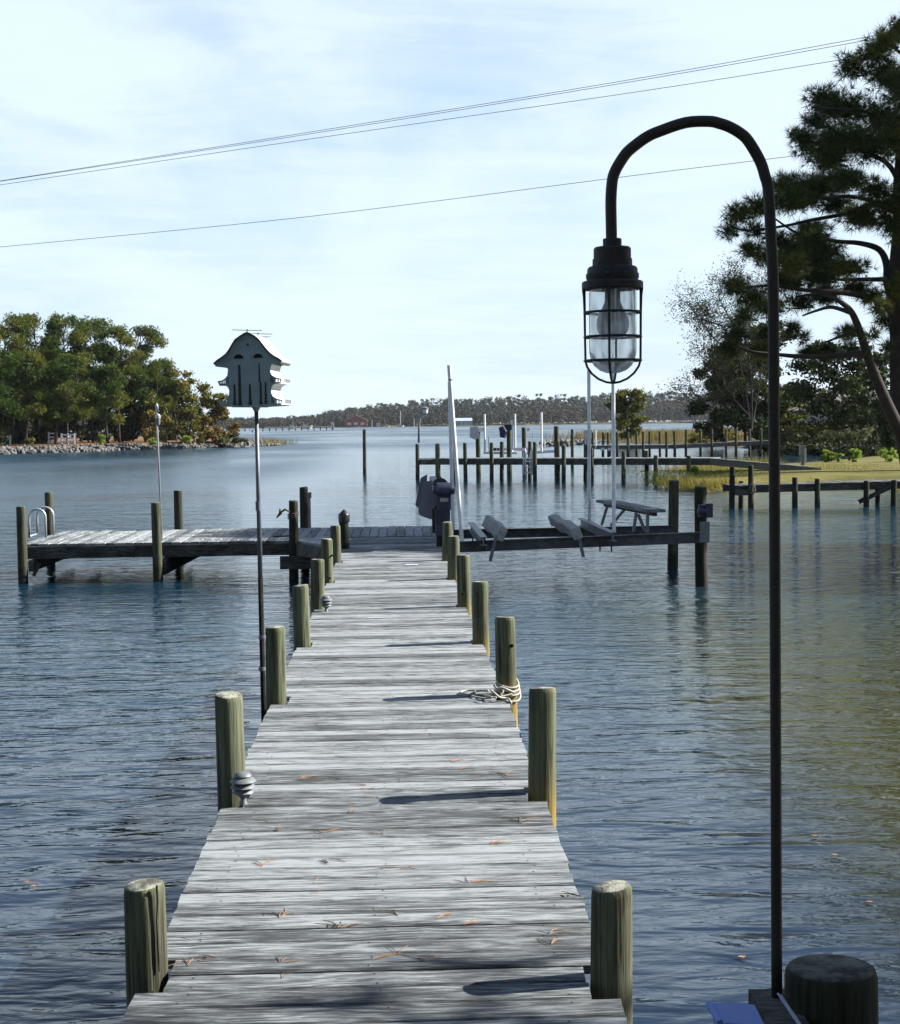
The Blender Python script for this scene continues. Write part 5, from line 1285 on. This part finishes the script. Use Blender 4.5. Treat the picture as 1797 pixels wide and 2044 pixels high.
# ------------------------------------------------------------------ houses
def gable_house(name, label, base, wx, dy, hw, hr, wall, roof, rot=0.0, windows=(), chimney=None, cat='house', trim=None):
    b = Vector(base); t = thing(name, label, cat, b); Rz = Matrix.Rotation(rot, 3, 'Z')
    def T(x, y, z): return b + Rz @ Vector((x, y, z))
    wpart('wall', MB().prism([(-wx/2, 0), (wx/2, 0), (wx/2, hw), (-wx/2, hw)], -dy/2, dy/2, lambda u, v, d: T(u, d, v)), wall, t, fixn=True)
    for s_ in (-1, 1):
        wpart('roof', MB().prism([(s_ * (dy/2 + .4), hw - .1), (0, hw + hr), (0, hw + hr + .15), (s_ * (dy/2 + .4), hw + .08)], -wx/2 - .3, wx/2 + .3, lambda u, v, d: T(d, u, v)), roof, t, fixn=True)
    for s_ in (-1, 1):
        wpart('gable', MB().prism([(-dy/2, hw), (dy/2, hw), (0, hw + hr - .1)], s_ * wx/2 - .1, s_ * wx/2, lambda u, v, d: T(d, u, v)), wall, t, fixn=True)
    for (x, z, w_, h_) in windows:
        f_ = wpart('window', MB().box(T(x, -dy/2 - .03, z), (w_, .06, h_), Rz), 'white_paint', t); wpart('pane', MB().box(T(x, -dy/2 - .07, z), (w_ * .8, .03, h_ * .82), Rz), 'pane', f_)
    if chimney: wpart('chimney', MB().box(T(chimney[0], chimney[1], hw + hr + .2), (1.0, .8, 2.2), Rz), 'brick', t)
    return t
gable_house('house', 'grey-roofed house with brick chimney half hidden by the right-hand trees', rb(1612, 165, .2), 11, 8, 2.4, 1.7, 'grey_wall', 'roof_grey', .1, ((-3, 1.4, 1.2, 1.3), (2, 1.4, 1.2, 1.3)), (-2, 0))
gable_house('house', 'pale house glimpsed behind the pine trunk at the right edge', rb(1800, 125, .2), 7, 6, 2.4, 1.4, 'grey_wall', 'roof_grey', 0, ((-2, 1.4, 1.0, 1.2), (1, 1.4, 1.0, 1.2)))
# far shore buildings and boats
def fb(px, py): return on_z(px, py, WZ)
q = fb(711, 854.2); q.z = .3; sY = q.y / F
t = thing('house', 'distant red boathouse with a pale-edged gable roof on the far shore', 'house', q)
hwid = 44 * sY; hh = 10 * sY; hr_ = 11 * sY
wpart('wall', MB().prism([(-hwid/2, 0), (hwid/2, 0), (hwid/2, hh), (-hwid/2, hh)], -4, 4, lambda u, v, d: (q.x + u, q.y + d, q.z + v)), 'red_wall', t, fixn=True)
wpart('gable', MB().prism([(-hwid/2, hh), (hwid/2, hh), (0, hh + hr_)], -4, 4, lambda u, v, d: (q.x + u, q.y + d, q.z + v)), 'red_wall', t, fixn=True)
for s_ in (-1, 1): wpart('roof', MB().prism([(s_ * (hwid/2 + .6), hh - .3), (0, hh + hr_), (0, hh + hr_ + .9), (s_ * (hwid/2 + .6), hh + .6)], -4.6, 4.6, lambda u, v, d: (q.x + u, q.y + d, q.z + v)), simple('faded_red_roof', (.30, .16, .15)), t, fixn=True)
for k in (-.3, 0, .3): wpart('window', MB().box((q.x + k * hwid, q.y - 4.05, q.z + hh * .55), (2.2, .1, hh * .5)), 'white_paint', t)
q2 = fb(925, 850.6); q2.z = .2; s2 = q2.y / F
gable_house('boathouse', 'pale-roofed blue boathouse at the water on the far shore', q2, 34 * s2, 12 * s2, 8 * s2, 5.5 * s2, 'blue_wall', 'roof_pale', .05, ((-3, 1.3, 1.4, 1.4), (0, 1.3, 1.4, 1.4), (3.5, 1.3, 1.4, 1.4)), None, 'boathouse')
q3 = fb(1000, 849); q3.z = 3; q3.y += 25; s3 = q3.y / F
gable_house('house', 'grey gabled house among the trees right of the blue boathouse', q3, 16 * s3, 22 * s3, 9 * s3, 9 * s3, 'grey_wall', 'roof_grey', .9)
q4 = fb(755, 853.2); s4 = q4.y / F; sg = thing('sign_board', 'tiny square white board on posts at the far shoreline', 'sign', q4)
wpart('board', MB().box((q4.x, q4.y, WZ + 5.6 * s4), (6.5 * s4, .2, 6.5 * s4)), 'white_paint', sg); wpart('mark', MB().box((q4.x, q4.y - .16, WZ + 5.6 * s4), (1.6 * s4, .1, 2.6 * s4)), 'dark_trim', sg)
wpart('post', MB().box((q4.x - 2 * s4, q4.y + .3, WZ + 1.5 * s4), (.3, .3, 4 * s4)).box((q4.x + 2 * s4, q4.y + .3, WZ + 1.5 * s4), (.3, .3, 4 * s4)), 'white_paint', sg)
def boat(label, px, py, L, hgt, mast=None, cabin=True):
    b = fb(px, py); t = thing('boat' if not mast else 'sailboat', label, 'boat', b, None); h_ = hgt
    V = [(-L/2, -L*.14, h_), (L*.3, -L*.15, h_), (L/2, 0, h_*1.25), (L*.3, L*.15, h_), (-L/2, L*.14, h_), (-L*.44, -L*.10, -.2), (L*.25, -L*.10, -.2), (L*.40, 0, -.2), (L*.25, L*.10, -.2), (-L*.44, L*.10, -.2)]
    m_ = MB().add([(b.x + x, b.y + y, WZ + z) for x, y, z in V], [(0, 1, 2, 3, 4), (9, 8, 7, 6, 5)] + [(i, 5 + i, 5 + (i + 1) % 5, (i + 1) % 5) for i in range(5)])
    wpart('hull', m_, 'white_paint', t, fixn=True)
    if cabin: wpart('cabin', MB().box((b.x - L*.05, b.y, WZ + h_ + h_*.35), (L*.4, L*.18, h_*.7), taper=.85), 'white_paint', t); wpart('windshield', MB().box((b.x + L*.02, b.y - L*.095, WZ + h_ + h_*.4), (L*.3, .05, h_*.3)), 'pane', t)
    if mast: wpart('mast', MB().tube([(b.x, b.y, WZ + h_), (b.x, b.y, WZ + mast)], .13, 6), 'white_pvc', t); wpart('boom', MB().tube([(b.x, b.y, WZ + h_ * 1.9), (b.x - L*.4, b.y, WZ + h_ * 1.8)], .10, 6), 'white_pvc', t)
    return t
s5 = fb(800, 852.4).y / F
boat('white sailboat with a bare mast moored before the far shore', 800, 852.6, 14 * s5, 3.2 * s5, 31 * s5)
boat('low dark workboat left of the distant sailboat', 773, 853, 11 * s5, 2.0 * s5, None, False)
boat('white motorboat at the left part of the far dock', 583, 856.2, 16 * s5, 4.5 * s5); boat('long white motorboat at the right end of the far dock', 612, 856, 22 * s5, 5 * s5); boat('white motorboat tied near the tip of the left bank', 490, 860.5, 8 * s5 * .6, 3 * s5 * .6); boat('small white boat by the left-bank shore beside the martin-house pole', 505, 862.5, 8 * s5 * .5, 2.4 * s5 * .5)
f0, f1 = fb(525, 860.5), fb(664, 858.2)
fp0 = thing('far_dock', 'thin distant dock on posts with white boats against the far left shore', 'dock', f0)
wpart('decking', MB().beam(f0 + Vector((0, 0, 1.5)), f1 + Vector((0, 0, 1.5)), 1.6, .35), 'timber', fp0)
for i in range(12):
    c_ = f0.lerp(f1, i / 11); wpart('piling', MB().tube([c_ + Vector((0, 0, -.4)), c_ + Vector((0, 0, 2.2))], .22, 6), 'pile_dark', fp0)
for px, y0, y1, lab in ((664, 858, 848, 'white shelter post at the end of the far dock'),): solo('white_post', MB().box(fb(px, y0) + Vector((0, 0, 1.8)), (1.3, .6, 3.2)), 'white_paint', lab, 'post')
for i, (px, y0, lab) in enumerate(((718.5, 838, 'thin far mast right of the red boathouse'), (827, 836, 'short far mast right of the sailboat'), (743, 838, 'thin far mast between the red boathouse and the sailboat'))):
    b = fb(px, 852.8); solo('mast', MB().tube([b, Vector((b.x, b.y, zat(px, y0, b.y)))], .10, 5), 'white_pvc', lab, 'mast')

# ------------------------------------------------------------------ far wooded shore (one far-off mass)
prof = [(-250, 838), (300, 836), (460, 833), (560, 834), (620, 830), (650, 825), (700, 812), (760, 806), (850, 800), (880, 796), (950, 795), (1050, 790), (1150, 788), (1200, 785), (1260, 788), (1310, 780), (1350, 776), (1400, 784), (1440, 774), (1500, 778), (1650, 776), (2050, 770)]
hx = np.array([p[0] for p in prof]); hy = np.array([p[1] for p in prof]); wx_ = np.array([-250, 300, 460, 560, 700, 900, 1150, 1350, 1600, 2050]); wy_ = np.array([862.5, 857.5, 855.2, 854.6, 853, 850.4, 847.2, 844.6, 841.4, 836])
Vs, Fs, n0 = [], [], 0
trunks = MB()
for row, (dy, frac) in enumerate(((3, .45), (6, .55), (14, .66), (26, .80), (42, .94), (60, 1.0))):
    px = -240.0
    while px < 2040:
        px += rng.uniform(4.5, 11)
        base = on_z(px, float(np.interp(px, wx_, wy_)), WZ); Y = base.y + dy * 3.0 + rng.uniform(-6, 6)
        topz = zat(px, float(np.interp(px, hx, hy)), Y) * frac * rng.choice((rng.uniform(.78, 1.0), rng.uniform(.9, 1.12)))
        if topz < 3: continue
        c = at(px, 850, Y); wd = rng.uniform(5.5, 9.5)
        cs = [((c.x + rng.gauss(0, wd * .22), Y + rng.gauss(0, wd * .2), topz * f_), (wd * .38, wd * .38, min(wd * .30, topz * .18))) for f_ in (.22, .38, .52, .66, .80, .93) for _ in range(2)]
        P, D = in_clumps(cs, 270, .5); V, Fq = leaves(P, D, .70, .75, .8)
        Vs.append(V); Fs.append(Fq + n0); n0 += len(V)
        if row == 0: trunks.tube([(c.x, Y - 3, 0), (c.x, Y - 3, topz * .6)], .25, 4, False)
o = link('far_treeline', np_mesh('far_treeline', np.concatenate(Vs), np.concatenate(Fs)), M['far_trees']); o['kind'] = 'stuff'
tag(o, 'dark wooded shoreline across the whole far side of the creek', 'woods')
o = part('far_trunks', trunks, 'bark_grey', None); o['kind'] = 'stuff'; tag(o, 'pale trunks at the foot of the far wooded shore', 'woods')

# ------------------------------------------------------------------ power lines
wires = [([(-60, 371), (0, 361), (600, 266.5), (1266, 157.5), (1755, 69), (2000, 22)], 'topmost of the four power lines crossing the sky'),
         ([(-60, 371.5), (0, 361.8), (600, 270), (1266, 162), (1738, 79), (2000, 33)], 'second power line, running just under the topmost'),
         ([(-60, 378), (0, 369), (600, 280), (1266, 184), (1670, 120.5), (2000, 66)], 'third power line, a little below the upper pair'),
         ([(-60, 500), (0, 493), (600, 434), (1266, 350), (1577, 312), (2000, 258)], 'lowest power line, alone across the middle of the sky')]
for pts_, lab in wires:
    P = [at(x, y, 96 - x * .012) for x, y in pts_]
    solo('power_line', MB().tube(spl(P, 5), .0155, 5), 'wire', lab, 'power line', smooth=True, group='power lines over the creek')
# floating leaves
lm = MB()
for px, py in ((52, 1760), (66, 1768), (1625, 1668), (1665, 1706), (1735, 1800), (1480, 1910), (420, 1650)):
    c_ = on_z(px, py, WZ + .012); lm.prism([(-.018, 0), (0, .012), (.022, .003), (.003, -.013)], 0, .002, lambda u, v, d: (c_.x + u, c_.y + v, c_.z + d))
o = wpart('floating_leaves', lm, 'needle_dead', None) if False else part('floating_leaves', lm, 'needle_dead', None); o['kind'] = 'stuff'; tag(o, 'few orange fallen leaves floating on the near water', 'leaves')

# ------------------------------------------------------------------ air
hm = bpy.data.materials.new('haze_air'); hm.use_nodes = True; hm.node_tree.nodes.clear()
vo_ = hm.node_tree.nodes.new('ShaderNodeVolumePrincipled'); mo_ = hm.node_tree.nodes.new('ShaderNodeOutputMaterial')
vo_.inputs['Color'].default_value = (0.88, 0.92, 0.96, 1); vo_.inputs['Density'].default_value = 0.000042; vo_.inputs['Anisotropy'].default_value = 0.25
hm.node_tree.links.new(vo_.outputs[0], mo_.inputs['Volume'])
o = part('haze', MB().box((0, 820, 14.5), (3600, 1960, 35)), hm, None); o['kind'] = 'stuff'
